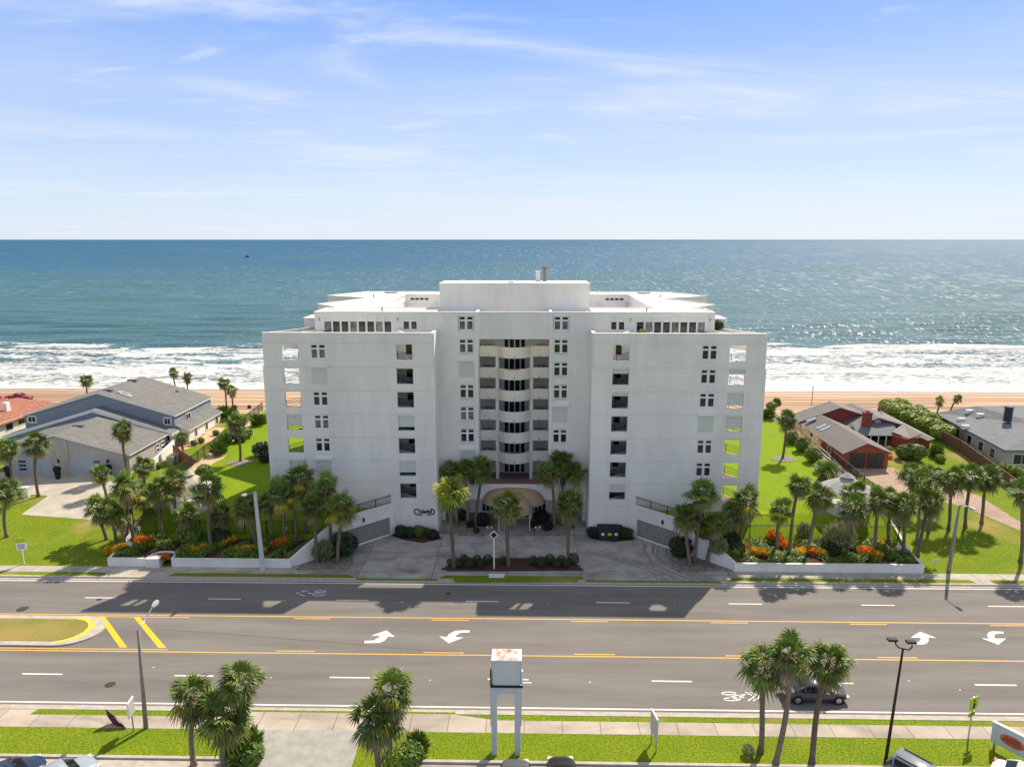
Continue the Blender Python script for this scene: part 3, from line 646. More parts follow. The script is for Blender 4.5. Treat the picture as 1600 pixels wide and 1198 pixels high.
WHOLE = {}
wins = {-1: {7: 'p', 6: 's', 5: 'd', 4: 'p', 3: 'd', 2: 's', 1: 'd'}, 1: {7: 'd', 6: 'd', 5: 'd', 4: 's', 3: 'd', 2: 'd', 1: 'd'}}
outs = {-1: {7: 0, 6: 0, 5: 0, 4: 1.3, 3: 0, 2: 1.95, 1: 0}, 1: {7: 0, 6: .55, 5: 1.45, 4: 1.45, 3: 0, 2: 0, 1: 0}}
inns = {-1: {7: 0, 6: 0, 5: 0, 4: 1.4, 3: 0, 2: 1.4, 1: 0}, 1: {7: 0, 6: .5, 5: .35, 4: 0, 3: .15, 2: 0, 1: .9}}
for s in (-1, 1):
    so_, sw, si = (25.75, 27.65), 23.35, (12.0, 14.0)     # |u| of outer opening, window, inner opening
    if s > 0: so_, sw, si = (25.7, 27.65), 23.3, (11.9, 13.85)
    holes = []
    for k in range(1, 8):
        z = lv(k); holes += [(min(s*so_[0], s*so_[1]), max(s*so_[0], s*so_[1]), z+.85, z+2.78), (min(s*si[0], s*si[1]), max(s*si[0], s*si[1]), z+.85, z+2.78)]
        if wins[s][k] != 's': holes.append((s*sw-WIN_W/2, s*sw+WIN_W/2, z+1.0, z+2.75))
    mb = MB(ORG)
    seg = [0.0]+JZ[:7]+[JZ[7], 25.45]
    for i, (a, b) in enumerate(zip(seg, seg[1:])):
        up = i >= 7; o0, i0 = (30.0, 9.62) if up else (30.12, 9.42); yy = 84.43 if up else 84.4
        g = .035
        hh = [h for h in holes if h[2] >= a-.01 and h[3] <= b+.01]
        wall(mb, min(s*o0, s*i0), max(s*o0, s*i0), a+(g if i else 0), b, yy, 84.72, hh)
        if i: B(mb, s*(o0-.02), s*(i0+.02), yy+.045, 84.70, a, a+g, 1)
    B(mb, s*30.0, s*9.62, 84.38, 84.85, 25.45, 25.52)
    mb.build('wing_front_wall', ['stucco', 'groove'], condo)
    # body behind the screen wall: full-height zigzag plan
    def pr(mb, pts, z0, z1, m=0, mt=None): mb.prism([(XC+s*u, y) for u, y in pts], z0, z1, m, mt)
    mb = MB(ORG)
    pr(mb, [(25.3, 84.74), (14.75, 84.74), (14.75, 88.3), (9.9, 88.3), (9.9, 95.4), (24.2, 95.4), (24.4, 92.6)], 0, 24.15, 0, 1)
    pr(mb, [(24.2, 95.41), (27.4, 100.2), (22.6, 110.6), (30.3, 115.5), (25.8, 124.6), (9.9, 124.6), (9.9, 118.5), (18.4, 118.5), (18.4, 101.0), (10.2, 101), (10.2, 95.41)], 0, 26.6, 0, 1)
    pr(mb, [(18.4, 101.01), (9.9, 101.01), (9.9, 118.49), (18.4, 118.49)], 0, 24.0, 0, 1)
    B(mb, s*9.86, s*9.45, 84.73, 88.9, 0, 25.42)
    mb.build('wing_body', ['stucco', 'roof_white'], condo)
    # roof decks with parapet rims
    mb = MB(ORG)
    ring = [(24.8, 88.82), (24.8, 94.2), (23.6, 95.3), (27.6, 100.1), (22.9, 110.8), (30.45, 115.5), (25.9, 124.9), (0.02, 124.9), (0.02, 118.4), (18.3, 118.4), (18.3, 95.4), (9.9, 95.4), (9.9, 88.82)]
    pr(mb, ring, 26.35, 27.45, 0, 1)
    R = [Vector((XC+s*u, y, 0)) for u, y in ring]
    for a, b in zip(R, R[1:]+R[:1]):
        d = (b-a).normalized(); 
        if (b-a).length > 6 and abs(a.x-b.x) < .2 and abs(a.x-(XC+s*9.9)) < .1: continue
        mb.bar((a.x, a.y, 27.5), (b.x, b.y, 27.5), .22, .14, 1)
    mb.build('roof', ['stucco', 'roof_white'], condo)
    # penthouse terrace side parapets (diagonal) and lower corner block
    mb = MB(ORG)
    mb.bar((XC+s*29.85, 84.7, 24.3), (XC+s*24.6, 92.2, 24.3), .22, 2.3); B(mb, s*26.9, s*24.85, 91.2, 95, 24.0, 26.5); B(mb, s*27.0, s*24.8, 91.0, 95.2, 26.5, 26.56)
    mb.build('terrace_parapet', 'stucco', condo); mb = MB(ORG); mb.bar((XC+s*26.2, 84.72, 24.75), (XC+s*24.7, 88.9, 24.75), .18, 1.25); mb.build('terrace_parapet', 'stucco', condo); mb = MB(ORG); mb.bar((XC+s*12.9, 84.72, 24.75), (XC+s*14.7, 88.4, 24.75), .18, 1.45)
    mb.build('terrace_parapet', 'stucco', condo); mb = MB(ORG); mb.bar((XC+s*9.65, 84.75, 25.38), (XC+s*9.65, 88.8, 25.38), .42, .2)
    mb.build('terrace_parapet', 'stucco', condo)
    # balcony slabs and rails
    for k in range(1, 8):
        z = lv(k); mb = MB(ORG)
        pr(mb, [(29.9, 84.73), (25.31, 84.73), (24.45, 92.5)], z-.22, z+.02, 0, 1)
        mb.build('balcony_slab', ['stucco_warm', 'tile_terrace' if k < 7 else 'stucco_warm'], condo); mb = MB(ORG)
        pr(mb, [(14.74, 84.73), (9.87, 84.73), (9.87, 88.29), (14.74, 88.29)], z-.22, z+.02, 0, 1)
        mb.build('balcony_slab', ['stucco_warm', 'tile_terrace' if k < 7 else 'stucco_warm'], condo)
        mb = MB(ORG); a = Vector((XC+s*29.6, 84.95, z)); b = Vector((XC+s*24.6, 92.2, z))
        for hh in (.35, .62, .89, 1.12): mb.bar(a+Vector((0, 0, hh)), b+Vector((0, 0, hh)), .05)
        for t in (0, .25, .5, .75, 1): p = a.lerp(b, t); mb.bar(p, p+Vector((0, 0, 1.12)), .06)
        mb.build('balcony_rail', ['iron', 'stucco'], condo); mb = MB(ORG)
        a = Vector((XC+s*14.5, 87.2, z+.35)); b = Vector((XC+s*10.6, 85.0, z+.15)) 
        for hh in (.35, .62, .89, 1.12): mb.bar(a+Vector((0, 0, hh)), b+Vector((0, 0, hh)), .05)
        for t in (0.05, .5, .95): p = a.lerp(b, t); mb.bar(p-Vector((0, 0, .3)), p+Vector((0, 0, 1.12)), .07)
        mb.bar(a+Vector((0, .0, .05)), b+Vector((0, 0, .05)), .16, .5, 1)
        mb.build('balcony_rail', ['iron', 'stucco'], condo)
        mb = MB(ORG); B(mb, s*12.7, s*13.4, 88.2, 88.28, z+1.0, z+2.3); mb.build('balcony_window', 'glass', condo)
        if wins[s][k] == 's': shutter_closed(s*sw, z+1.0, 84.42)
        else: window(condo, s*sw, z+1.0, 84.50, wins[s][k] == 'p')
        for (q0, q1), tb in ((so_, outs[s][k]), (si, inns[s][k])):
            if tb: shutter_open(min(s*q0, s*q1), max(s*q0, s*q1), z+2.77, z+2.77-tb, 84.42)
            fr = MB(ORG); a0, a1 = min(s*q0, s*q1), max(s*q0, s*q1)
    # courtyard
    mb = MB(ORG)
    for i in range(4): B(mb, s*(14.6+i*.78), s*(15.15+i*.78), 118.3, 118.395, 26.62, 26.9)
    mb.build('clerestory_window', 'dark', condo)
    mb = MB(ORG)
    for u in (11.6, 13.2, 17.6): B(mb, s*u, s*(u+.18), 118.1, 118.39, 24.0, 26.34)
    mb.build('courtyard_column', 'stucco', condo)
    mb = MB(ORG); ux = s*25.3
    mb.disc((XC+s*21.3, 121.3, 27.46), 1.1, 16, ry=.5, h=.22); mb.build('roof_vent', 'plastic_grey', condo)
    for u, y in ((16.7, 90.5), (22.5, 113)):
        mb = MB(ORG); mb.cyl((XC+s*u, y, 27.4), (XC+s*u, y, 27.95), .1, 8); mb.build('vent_pipe', 'pole_wood', condo)
    # penthouse glazing
    uL, uR = 15.15, 23.75; mb = MB(ORG); n = 8; wv = (uR-uL)/n
    for i in range(n+1): B(mb, s*(uL+i*wv-.11), s*(uL+i*wv+.11), 88.72, 88.95, 24.2, 27.05)
    B(mb, s*(uL-.1), s*(uR+.1), 88.73, 88.95, 27.0, 27.14); f = mb.build('window_wall', 'white_frame', condo)
    for i in range(n):
        mb = MB(ORG); B(mb, s*(uL+i*wv+.1), s*(uL+(i+1)*wv-.1), 88.86, 88.9, 24.2, 27.0); mb.build('pane', 'glass_pale' if i % 3 == 1 else 'glass', f)
    window(condo, s*12.9, 25.3, 88.82, False)
    for u in (14.45, 24.25):
        mb = MB(ORG); B(mb, s*(u-.08), s*(u+.08), 88.62, 88.8, 26.45, 26.85); mb.build('wall_lamp', 'plastic_grey', condo)
# centre wall
mb = MB(ORG); cw = {8: 'pp', 7: 'pd', 6: 'sd', 5: 'dd', 4: 'ps', 3: 'dd', 2: 'sd', 1: 'dd'}
hol = []
for k, v in cw.items():
    for q, s in zip(v, (-1, 1)):
        if q != 's': hol.append((s*5.92-WIN_W/2, s*5.92+WIN_W/2, lv(k)+1.05, lv(k)+2.8))
gl = [(s*15.15 if s > 0 else -23.75, s*23.75 if s > 0 else -15.15, 24.2, 27.05) for s in (-1, 1)]
pw = [(s*12.9-WIN_W/2, s*12.9+WIN_W/2, 25.3, 27.05) for s in (-1, 1)]
wall(mb, -9.46, 9.46, 3.1, 24.38, 88.8, 89.1, [h for h in hol if h[3] < 24.4]+[(-4.45, 4.5, 5.13, 24.38)])
wall(mb, -24.85, 24.85, 24.2, 27.5, 88.74, 89.06, [h for h in hol if h[2] > 24.4]+gl+pw)
B(mb, -24.9, 24.9, 88.68, 89.12, 27.5, 27.6, 1)
B(mb, -9.46, -9.0, 89.1, 91.9, 0, 3.1); B(mb, 9.0, 9.46, 89.1, 91.9, 0, 3.1)
mb.build('centre_wall', ['stucco', 'roof_white'], condo)
for k, v in cw.items():
    for q, s in zip(v, (-1, 1)):
        z = lv(k)+1.05
        if q == 's': shutter_closed(s*5.92, z, 88.82)
        else: window(condo, s*5.92, z, 88.84 if k < 8 else 88.8, q == 'p')
mb = MB(ORG)
for s in (-1, 1): B(mb, s*4.47, s*4.9, 88.66, 88.8, 5.13, 24.38)
mb.build('portal_frame', 'stucco', condo)
# mechanical tower, light shaft, roof pits
mb = MB(ORG); B(mb, -9.9, 9.9, 95.0, 101.0, 24.0, 30.6); B(mb, -9.95, 9.95, 94.95, 101.05, 30.6, 30.74, 1); B(mb, -9.7, 9.7, 95.2, 100.8, 30.74, 30.76, 1)
for s in (-1, 1):
    B(mb, s*4.62, s*9.9, 89.1, 95.0, 26.6, 27.12, 2); B(mb, s*4.45, s*4.8, 89.1, 95.0, 24.0, 27.52, 1)
mb.build('roof_plant_room', ['stucco', 'roof_white', 'stucco_warm'], condo)
for u, y, k in ((3.15, 99, 0), (4.1, 99.5, 1)):
    mb = MB(ORG); x = XC+u
    if k: mb.tube([(x, y, 30.7), (x, y, 31.4), (x, y, 32.2), (x, y, 32.5), (x, y, 32.8)], [.30, .2, .26, .38, .40], 10)
    else: mb.box(x-.3, x+.3, y-.3, y+.3, 30.7, 32.1); mb.box(x-.36, x+.36, y-.36, y+.36, 32.1, 32.2)
    mb.build('chimney_stack', 'stucco_warm' if not k else 'pole_wood', condo)
mb = MB(ORG); B(mb, -.9, -.1, 96, 97, 30.7, 30.95); mb.build('roof_hatch', 'roof_white', condo)
# recess behind the portal with stacked balconies
mb = MB(ORG)
for s in (-1, 1): B(mb, s*4.62, s*9.8, 89.11, 97.4, 0, 24.0) if False else B(mb, s*4.62, s*5.0, 89.11, 97.4, 3.0, 24.0)
for s in (-1, 1): B(mb, s*5.0, s*9.8, 89.6, 97.4, 3.0, 24.0)
B(mb, -9.8, 9.8, 97.4, 101, 0, 24.0); B(mb, -9.8, 9.8, 91.9, 97.3, 0, 3.0)
B(mb, -4.62, 4.62, 95.0, 97.4, 24.0, 24.3)
mb.build('core_wall', 'stucco_warm', condo)
mb = MB(ORG); B(mb, -4.6, 4.6, 89.12, 97.38, 3.62, 3.97); B(mb, -9.4, 9.4, 89.11, 91.85, 3.05, 3.6)
mb.build('entrance_terrace', 'tile_terrace', condo)
mb = MB(ORG); 
for s in (-1, 1): B(mb, s*2.08, s*2.52, 94.55, 95.0, 3.97, 22.4)
mb.build('balcony_pillar', 'stucco', condo)
def arc(u0, u1, yb, bulge, n=12):
    h = (u1-u0)/2; R = (h*h+bulge*bulge)/(2*bulge); a0 = math.asin(h/R); return [((u0+u1)/2+R*sin(-a0+2*a0*i/n), yb+(R-bulge)-R*cos(-a0+2*a0*i/n)) for i in range(n+1)]
for k in range(1, 8):
    z = lv(k)
    if k > 1:
        mb = MB(ORG)
        for s in (-1, 1): B(mb, s*2.53, s*4.6, 94.45, 94.62, z-.27, z+1.1); B(mb, s*2.53, s*4.6, 94.4, 94.66, z+1.1, z+1.16)
        A = arc(-2.2, 2.2, 94.5, 1.45); Bq = arc(-2.05, 2.05, 94.6, 1.38)
        mb.prism([(XC+u, y) for u, y in A]+[(XC+u, y) for u, y in Bq[::-1]], z-.32, z+1.12)
        mb.build('balcony_parapet', 'stucco_warm', condo, smooth=False)
        mb = MB(ORG); mb.prism([(XC+u, y) for u, y in Bq]+[(XC+2.05, 94.62), (XC-2.05, 94.62)], z-.28, z); B(mb, -4.6, 4.6, 94.63, 97.38, z-.2, z)
        mb.build('balcony_slab', 'tile_terrace', condo)
        for u in (-3.35, 0, 3.35):
            yy = 94.42 if u else 93.03
            mb = MB(ORG); mb.cyl((XC+u, yy, z-.05), (XC+u, yy-.12, z-.05), .07, 8); mb.build('drain_spout', 'iron', condo)
    mb = MB(ORG); B(mb, -1.55, 1.55, 97.2, 97.39, z+.0, z+.1); B(mb, -1.55, 1.55, 97.2, 97.39, z+2.25, z+2.35)
    for u in (-1.5, -.78, 0, .78, 1.5): B(mb, u-.09, u+.09, 97.18, 97.39, z+.1, z+2.25)
    f = mb.build('balcony_door', 'white_frame', condo); mb = MB(ORG); B(mb, -1.42, 1.42, 97.27, 97.3, z+.1, z+2.25); mb.build('pane', 'glass', f)
# entrance: glazing, vestibule, awning
for s in (-1, 1):
    mb = MB(ORG)
    wall(mb, min(s*9.0, s*2.6), max(s*9.0, s*2.6), 0.13, 3.1, 91.7, 91.88, [(min(s*4.3, s*2.75), max(s*4.3, s*2.75), .35, 2.7), (min(s*8.9, s*7.6), max(s*8.9, s*7.6), .15, 2.35)])
    mb.build('lobby_wall', 'stucco', condo)
for s in (-1, 1):
    mb = MB(ORG)
    for u in (2.75, 3.25, 3.78, 4.3): B(mb, s*(u-.05), s*(u+.05), 91.62, 91.86, .3, 2.72)
    B(mb, s*2.7, s*4.35, 91.61, 91.87, .25, .37); f = mb.build('lobby_window', 'white_frame', condo)
    mb = MB(ORG); B(mb, s*2.76, s*4.29, 91.76, 91.8, .36, 2.7); mb.build('pane', 'glass', f)
    mb = MB(ORG); B(mb, s*7.62, s*8.88, 91.8, 91.86, .15, 2.34); mb.build('service_door', 'dark', condo)
mb = MB(ORG)
for s in (-1, 1): B(mb, s*2.0, s*2.45, 89.7, 91.69, .13, 3.05)
B(mb, -2.0, 2.0, 89.72, 91.69, 2.7, 3.05); B(mb, -2.0, 2.0, 89.74, 89.9, .13, .27)
for u in (-.66, .66): B(mb, u-.05, u+.05, 89.74, 89.86, .27, 2.7)
f = mb.build('vestibule', 'white_frame', condo); mb = MB(ORG); B(mb, -1.98, 1.98, 89.8, 89.84, .27, 2.7); mb.build('pane', 'glass', f)
# awning: rounded canopy along the wall plus projecting vaulted hood
mb = MB(ORG); nU = 36; nT = 8; vs = []
for i in range(nU+1):
    a = -1+2*i/nU; u = 4.1*a; wgt = max(0.0, 1-abs(a)**3.2)**.5
    for j in range(nT+1):
        t = j/nT*pi/2; vs.append((XC+u*(1 if True else 0), 88.79-2.1*wgt*sin(t), 2.75+2.0*wgt*cos(t)))
mb.add(vs, [(i*(nT+1)+j, i*(nT+1)+j+1, (i+1)*(nT+1)+j+1, (i+1)*(nT+1)+j) for i in range(nU) for j in range(nT)])
vs = []; nT = 20
for yy, rr, hh in ((88.7, 2.1, 2.0), (86.4, 2.1, 2.0), (85.6, 2.06, 1.95), (85.0, 1.9, 1.8), (84.6, 1.6, 1.5), (84.3, 1.15, 1.05), (84.2, .4, .4)):
    for j in range(nT+1): t = pi*j/nT; vs.append((XC+.15-rr*cos(t), yy, 2.55+hh*sin(t)))
mb.add(vs, [(i*(nT+1)+j, (i+1)*(nT+1)+j, (i+1)*(nT+1)+j+1, i*(nT+1)+j+1) for i in range(6) for j in range(nT)])
aw = mb.build('awning', 'awning', condo, smooth=True); aw.modifiers.new('s', 'SOLIDIFY').thickness = .05
for s in (-1, 1):
    mb = MB(ORG); mb.cyl((XC+.15+s*1.95, 85.4, .12), (XC+.15+s*1.95, 85.4, 2.6), .05, 8); mb.build('awning_post', 'white_frame', condo)
    mb = MB(ORG); B(mb, s*6.2, s*6.8, 88.6, 88.79, 3.55, 3.68); mb.build('wall_lamp', 'iron', condo)
# name sign on the left wing
sg = MB(ORG); cx = XC-11.35+.75
sx, sz = V(663, 799, 84.38).x, V(663, 799, 84.38).z
for t0, t1 in ((100, 268), (-88, 80)):
    pts = []
    for i in range(13):
        t = radians(t0+(t1-t0)*i/12); ox = -.75 if t0 > 0 else .75; pts.append((sx+ox+.52*cos(t), 84.36, sz+.40*sin(t)))
    for a, b in zip(pts, pts[1:]): sg.bar(a, b, .06, .12)
sg.box(sx-.75, sx-.25, 84.33, 84.39, sz-.46, sz-.34); sg.box(sx+.3, sx+.75, 84.33, 84.39, sz-.46, sz-.34)
o = sg.build('name_sign', 'iron', condo); text('Tidesfall', .72, o, (sx-ORG[0], -.05, sz+.02), (pi/2, 0, 0), 'iron', shear=.2, bold=.02, sx=.78)
# planters' greenery resting in the balconies, towel: built after the plant meshes
# ------------------------------------------------------------------ ramp walls with garage doors, low street walls
def H2(x, y): return H(x, y)
for s in (-1, 1):
    nm = 'left' if s < 0 else 'right'
    a = Vector((XC+s*15.1, 84.3, 0)); b = Vector((XC+s*24.9, 74.75, 0)); d = (b-a).normalized(); n = Vector((-d.y, d.x, 0)); 
    if n.y > 0: n = -n
    Lw = (b-a).length; w = MB((a.x, a.y, 0))
    def wp(t, z, o=0): q = a+d*t+n*o; return (q.x, q.y, z)
    t0, t1 = .35, 6.6     # garage opening along the wall
    zt = lambda t: 4.15 if t < 7.4 else 4.15+(1.02-4.15)*(t-7.4)/(Lw-7.4)
    def slab(ta, tb, za, zb, zc, zd, o0=0, o1=-.3, m=0):
        vs = [wp(ta, za, o0), wp(tb, zb, o0), wp(tb, zd, o0), wp(ta, zc, o0), wp(ta, za, o1), wp(tb, zb, o1), wp(tb, zd, o1), wp(ta, zc, o1)]
        w.add(vs, [(0, 1, 2, 3), (7, 6, 5, 4), (0, 4, 5, 1), (3, 2, 6, 7), (0, 3, 7, 4), (1, 5, 6, 2)], m)
    slab(-.4, t0, 0, 0, 4.15, 4.15); slab(t0, t1, 2.45, 2.45, 4.15, 4.15); slab(t1, 7.4, 0, 0, 4.15, 4.15); slab(7.4, Lw, 0, 0, 4.15, 1.02)
    slab(-.4, 7.4, 4.15, 4.15, 4.2, 4.2, .03, -.36, 1); slab(7.4, Lw, 4.15, 1.02, 4.2, 1.07, .03, -.36, 1)
    slab(t0, t1, .12, .12, .32, .32, .12, .0)
    wo = w.build('garage_wall', ['stucco', 'roof_white'], label='white diagonal retaining wall with a wide garage door beside the %s wing' % nm, cat='wall')
    g = MB((a.x, a.y, 0)); w = g
    for i in range(8): slab(t0, t1, .13+i*.29, .13+i*.29, .13+i*.29+.27, .13+i*.29+.27, -.14, -.2)
    slab(t0, t1, .1, .1, 2.45, 2.45, -.2, -.24); g.build('garage_door', 'wood_grey', wo)
    for tt in (4.0,):
        g = MB((a.x, a.y, 0)); w = g; slab(tt, tt+.22, 2.9, 2.9, 3.4, 3.4, .14, 0); g.build('wall_lamp', 'iron', wo)
    # iron rail on top
    g = MB((a.x, a.y, 4.2)); 
    for zz_ in (4.3, 5.1, 5.25): g.bar(wp(-.2, zz_, -.15), wp(7.0, zz_, -.15), .05)
    for i in range(56): g.bar(wp(-.2+i*.13, 4.2, -.15), wp(-.2+i*.13, 5.12, -.15), .018)
    for i in range(4): g.bar(wp(-.2+i*2.4, 4.2, -.15), wp(-.2+i*2.4, 5.3, -.15), .09)
    g.build('iron_railing', 'iron', label='black iron railing on top of the garage wall by the %s wing' % nm, cat='railing')
    # low wall along the pavement, with side return
    q = MB((b.x, 74.7, 0)); xo = XC+s*outer(74.9)
    def seg(xa, xb, h=1.02): 
        q.box(min(xa, xb), max(xa, xb), 74.64, 74.92, 0, h); q.box(min(xa, xb)-.02, max(xa, xb)+.02, 74.60, 74.96, h, h+.07, 1)
    if s > 0: seg(b.x-.1, xo)
    else:
        xg0, xg1 = P(270, 886).x, P(231, 886).x
        seg(b.x+.1, xg0); seg(xg1, xo)
        pts = [(xg0, 74.78)]+[((xg0+xg1)/2+(xg0-xg1)/2*cos(t), 74.9+1.7*sin(t)**.6) for t in [pi*i/12 for i in range(1, 12)]]+[(xg1, 74.78)]
        for c, e in zip(pts, pts[1:]): q.bar((c[0], c[1], .55), (e[0], e[1], .55), .24, 1.05); q.bar((c[0], c[1], 1.08), (e[0], e[1], 1.08), .3, .05, 1)
    yy = 74.8; pts = [(XC+s*outer(y), y) for y in (74.75, 78, 82, 86)]
    for c, e in zip(pts, pts[1:]):
        hc = H(c[0]*.99, c[1]+.3)
        vs = []
        for px_, py_ in (c, e):
            zt_ = max(1.02, Hl(px_, max(75.1, py_))+.12)
            for ox in (-.14, .14): vs += [(px_+ox, py_, 0), (px_+ox, py_, zt_)]
        q.add(vs, [(0, 4, 5, 1), (2, 3, 7, 6), (1, 5, 7, 3), (0, 2, 6, 4), (0, 1, 3, 2), (4, 6, 7, 5)])
    q.build('street_wall', ['stucco', 'roof_white'], label='low white planter wall along the far pavement on the %s' % nm, cat='wall')
    # side boundary: kerb wall + iron fence further back
    g = MB((XC+s*outer(110), 110, 3)); yv = list(range(86, 137, 5))
    for y0_, y1_ in zip(yv, yv[1:]):
        c = Vector((XC+s*outer(y0_), y0_, 0)); e = Vector((XC+s*outer(y1_), y1_, 0)); g.bar((c.x, c.y, 2.25), (e.x, e.y, 2.35), .25, 3.2)
    g.build('boundary_wall', 'curb' if s < 0 else 'wood_grey', label='low boundary wall beside the %s lawn' % nm, cat='wall')
def fence(name, pts, h, mt, label, picket=.14, pw=.02, post=2.4, zoff=0, boards=False, cat='fence', hf=None):
    o = (pts[0][0], pts[0][1], 0); g = MB(o); ps = MB(o); hf = hf or H
    for (xa, ya), (xb, yb) in zip(pts, pts[1:]):
        Ln = sqrt((xb-xa)**2+(yb-ya)**2); n = max(1, int(Ln/post))
        def at(t): x = xa+(xb-xa)*t; y = ya+(yb-ya)*t; return Vector((x, y, hf(x, y)+zoff))
        for i in range(n):
            p, q = at(i/n), at((i+1)/n); ps.bar(p-Vector((0, 0, .3)), p+Vector((0, 0, h+.1)), .09)
            if boards:
                m = int((q-p).length/.3)
                for k in range(m):
                    c, e = p.lerp(q, k/m), p.lerp(q, (k+.94)/m); dz = .03*((k*7) % 3)
                    c2, e2 = c+Vector((0, 0, h/2)), e+Vector((0, 0, h/2)); g.bar(c2, e2, .05, h-dz)
                g.bar(p+Vector((0, 0, h)), q+Vector((0, 0, h)), .14, .06)
            else:
                for zz_ in (.12, h*.9, h): g.bar(p+Vector((0, 0, zz_)), q+Vector((0, 0, zz_)), .04)
                m = int((q-p).length/picket)
                for k in range(m): c = p.lerp(q, k/m); g.bar(c+Vector((0, 0, .05)), c+Vector((0, 0, h)), pw)
        ps.bar(at(1), at(1)+Vector((0, 0, h+.1)), .09)
    r = empty(name, o, label, cat); g.build("fence_panel", mt, r)
    ps.build('fence_post', mt, r); return r
PAN = {}
def fence2(*a, **k): return fence(*a, **k)
mat('iron_green', (.035, .05, .035), .5)
fence('iron_fence', [(XC-outer(80.4)+.3, 80.4), (-31, 80.4), (-21.5, 80.6)], 1.7, 'iron', 'black iron fence across the front of the left lawn behind the flower bed')
fence('iron_fence', [(23.5, 80.4), (33, 80.4), (XC+outer(80.4)-.3, 80.4)], 1.7, 'iron', 'black iron fence across the front of the right lawn behind the flower bed')
fence('iron_fence', [(XC-outer(y), y) for y in (81, 92, 104, 116, 134)], 1.8, 'iron_green', 'green tinted iron fence running back along the left lawn boundary', hf=lambda x, y: 3.75 if y > 85 else 2.6)
fence('iron_fence', [(XC+outer(y), y) for y in (81, 92, 104)], 1.8, 'iron', 'black iron fence running back along the right lawn boundary', hf=lambda x, y: 3.75 if y > 85 else 2.6)
# ================================================================== PALMS
def crown_mesh(seed, n=34, kind=0):
    r = random.Random(seed); g = MB(); dead = MB()
    def fan(mb, org, az, el, L1, R, droop, col, nseg=15, spread=1.9):
        d = Vector((cos(az)*cos(el), sin(az)*cos(el), sin(el))); side = Vector((-sin(az), cos(az), 0)); up = side.cross(d)*-1
        up = d.cross(side)*-1 if False else side.cross(d)*-1
        up = Vector((-cos(az)*sin(el), -sin(az)*sin(el), cos(el)))
        tip = org+d*L1-Vector((0, 0, .10*L1*L1)); w = .022
        mb.add([org+side*w, org-side*w, tip-side*w, tip+side*w], [(0, 1, 2, 3)], 0, tuple(c*1.15 for c in col))
        for k in range(nseg):
            t = -1+2*k/(nseg-1); a = t*spread+r.uniform(-.05, .05); ln = R*(1-.30*abs(t)**2)*r.uniform(.88, 1.08)
            q = d*cos(a)+side*sin(a); q = (q+up*(-.12-.38*abs(t)+.10)).normalized(); pr_ = q.cross(up).normalized()
            fold = up*(.03 if k % 2 else -.03)
            w0, w1 = .02, .062*R/.9
            m1 = tip+q*ln*.5-Vector((0, 0, droop*.10*ln))+fold; e = tip+q*ln-Vector((0, 0, droop*.55*ln))
            cc = tuple(c*r.uniform(.82, 1.18) for c in col); ce = tuple(c*1.25 for c in cc)
            mb.add([tip+pr_*w0, tip-pr_*w0, m1-pr_*w1, m1+pr_*w1, e], [(0, 1, 2, 3)], 0, cc); nV = len(mb.v)
            mb.f.append((nV-3, nV-2, nV-1)[::-1] if False else (nV-2, nV-3, nV-1)); mb.m.append(0); mb.col.append(ce)
    for i in range(n):
        f = i/n; az = i*2.39996+r.uniform(-.4, .4); el_ = 1.35-2.0*f**.85+r.uniform(-.25, .25)
        cv = r.uniform(.55, 1.25); col = (cv*r.uniform(.85, 1.2), cv, cv*r.uniform(.7, 1.4))
        if f < .2: col = (1.15, 1.2, .8)
        if f > .72: col = (1.15, .85, .9)
        if kind == 1 and .15 < f < .8: col = (3.6, 2.5, .5) if r.random() < .75 else (1.7, 1.7, .7)
        elif f > .5 and r.random() < .2: col = (2.6, 1.7, .7)
        fan(g, Vector((0, 0, r.uniform(-.1, .12))), az, el_, r.uniform(.45, 1.0)*(1-.12*(f > .6)), r.uniform(.62, .98), .35+.85*f*r.uniform(.6, 1.3), col)
    for i in range(9 if kind != 2 else 16):
        fan(dead, Vector((0, 0, -.1)), i*2.4+r.uniform(-.4, .4), -.75-r.uniform(0, .45), r.uniform(.45, .7), r.uniform(.6, .85), 1.0, tuple([r.uniform(.6, 1.3)]*3), 9, 1.3)
    for k in range(5 if kind != 1 else 2):
        a = r.uniform(0, 6.28); q = Vector((cos(a), sin(a), -.2))
        dead.tube([(0, 0, 0), q*.5+Vector((0, 0, .1)), q*.95-Vector((0, 0, .3))], [.02, .07, .02], 5)
    def mesh(mb, nm, mt):
        o = mb.build(nm, mt); me = o.data; bpy.data.objects.remove(o); return me
    return mesh(g, 'crown', 'frond'), mesh(dead, 'dead_fronds', 'frond_dead')
CROWNS = [crown_mesh(s, 27+s) for s in (1, 2, 3, 4, 5)] + [crown_mesh(9, 44, 1), crown_mesh(11, 26, 2)]
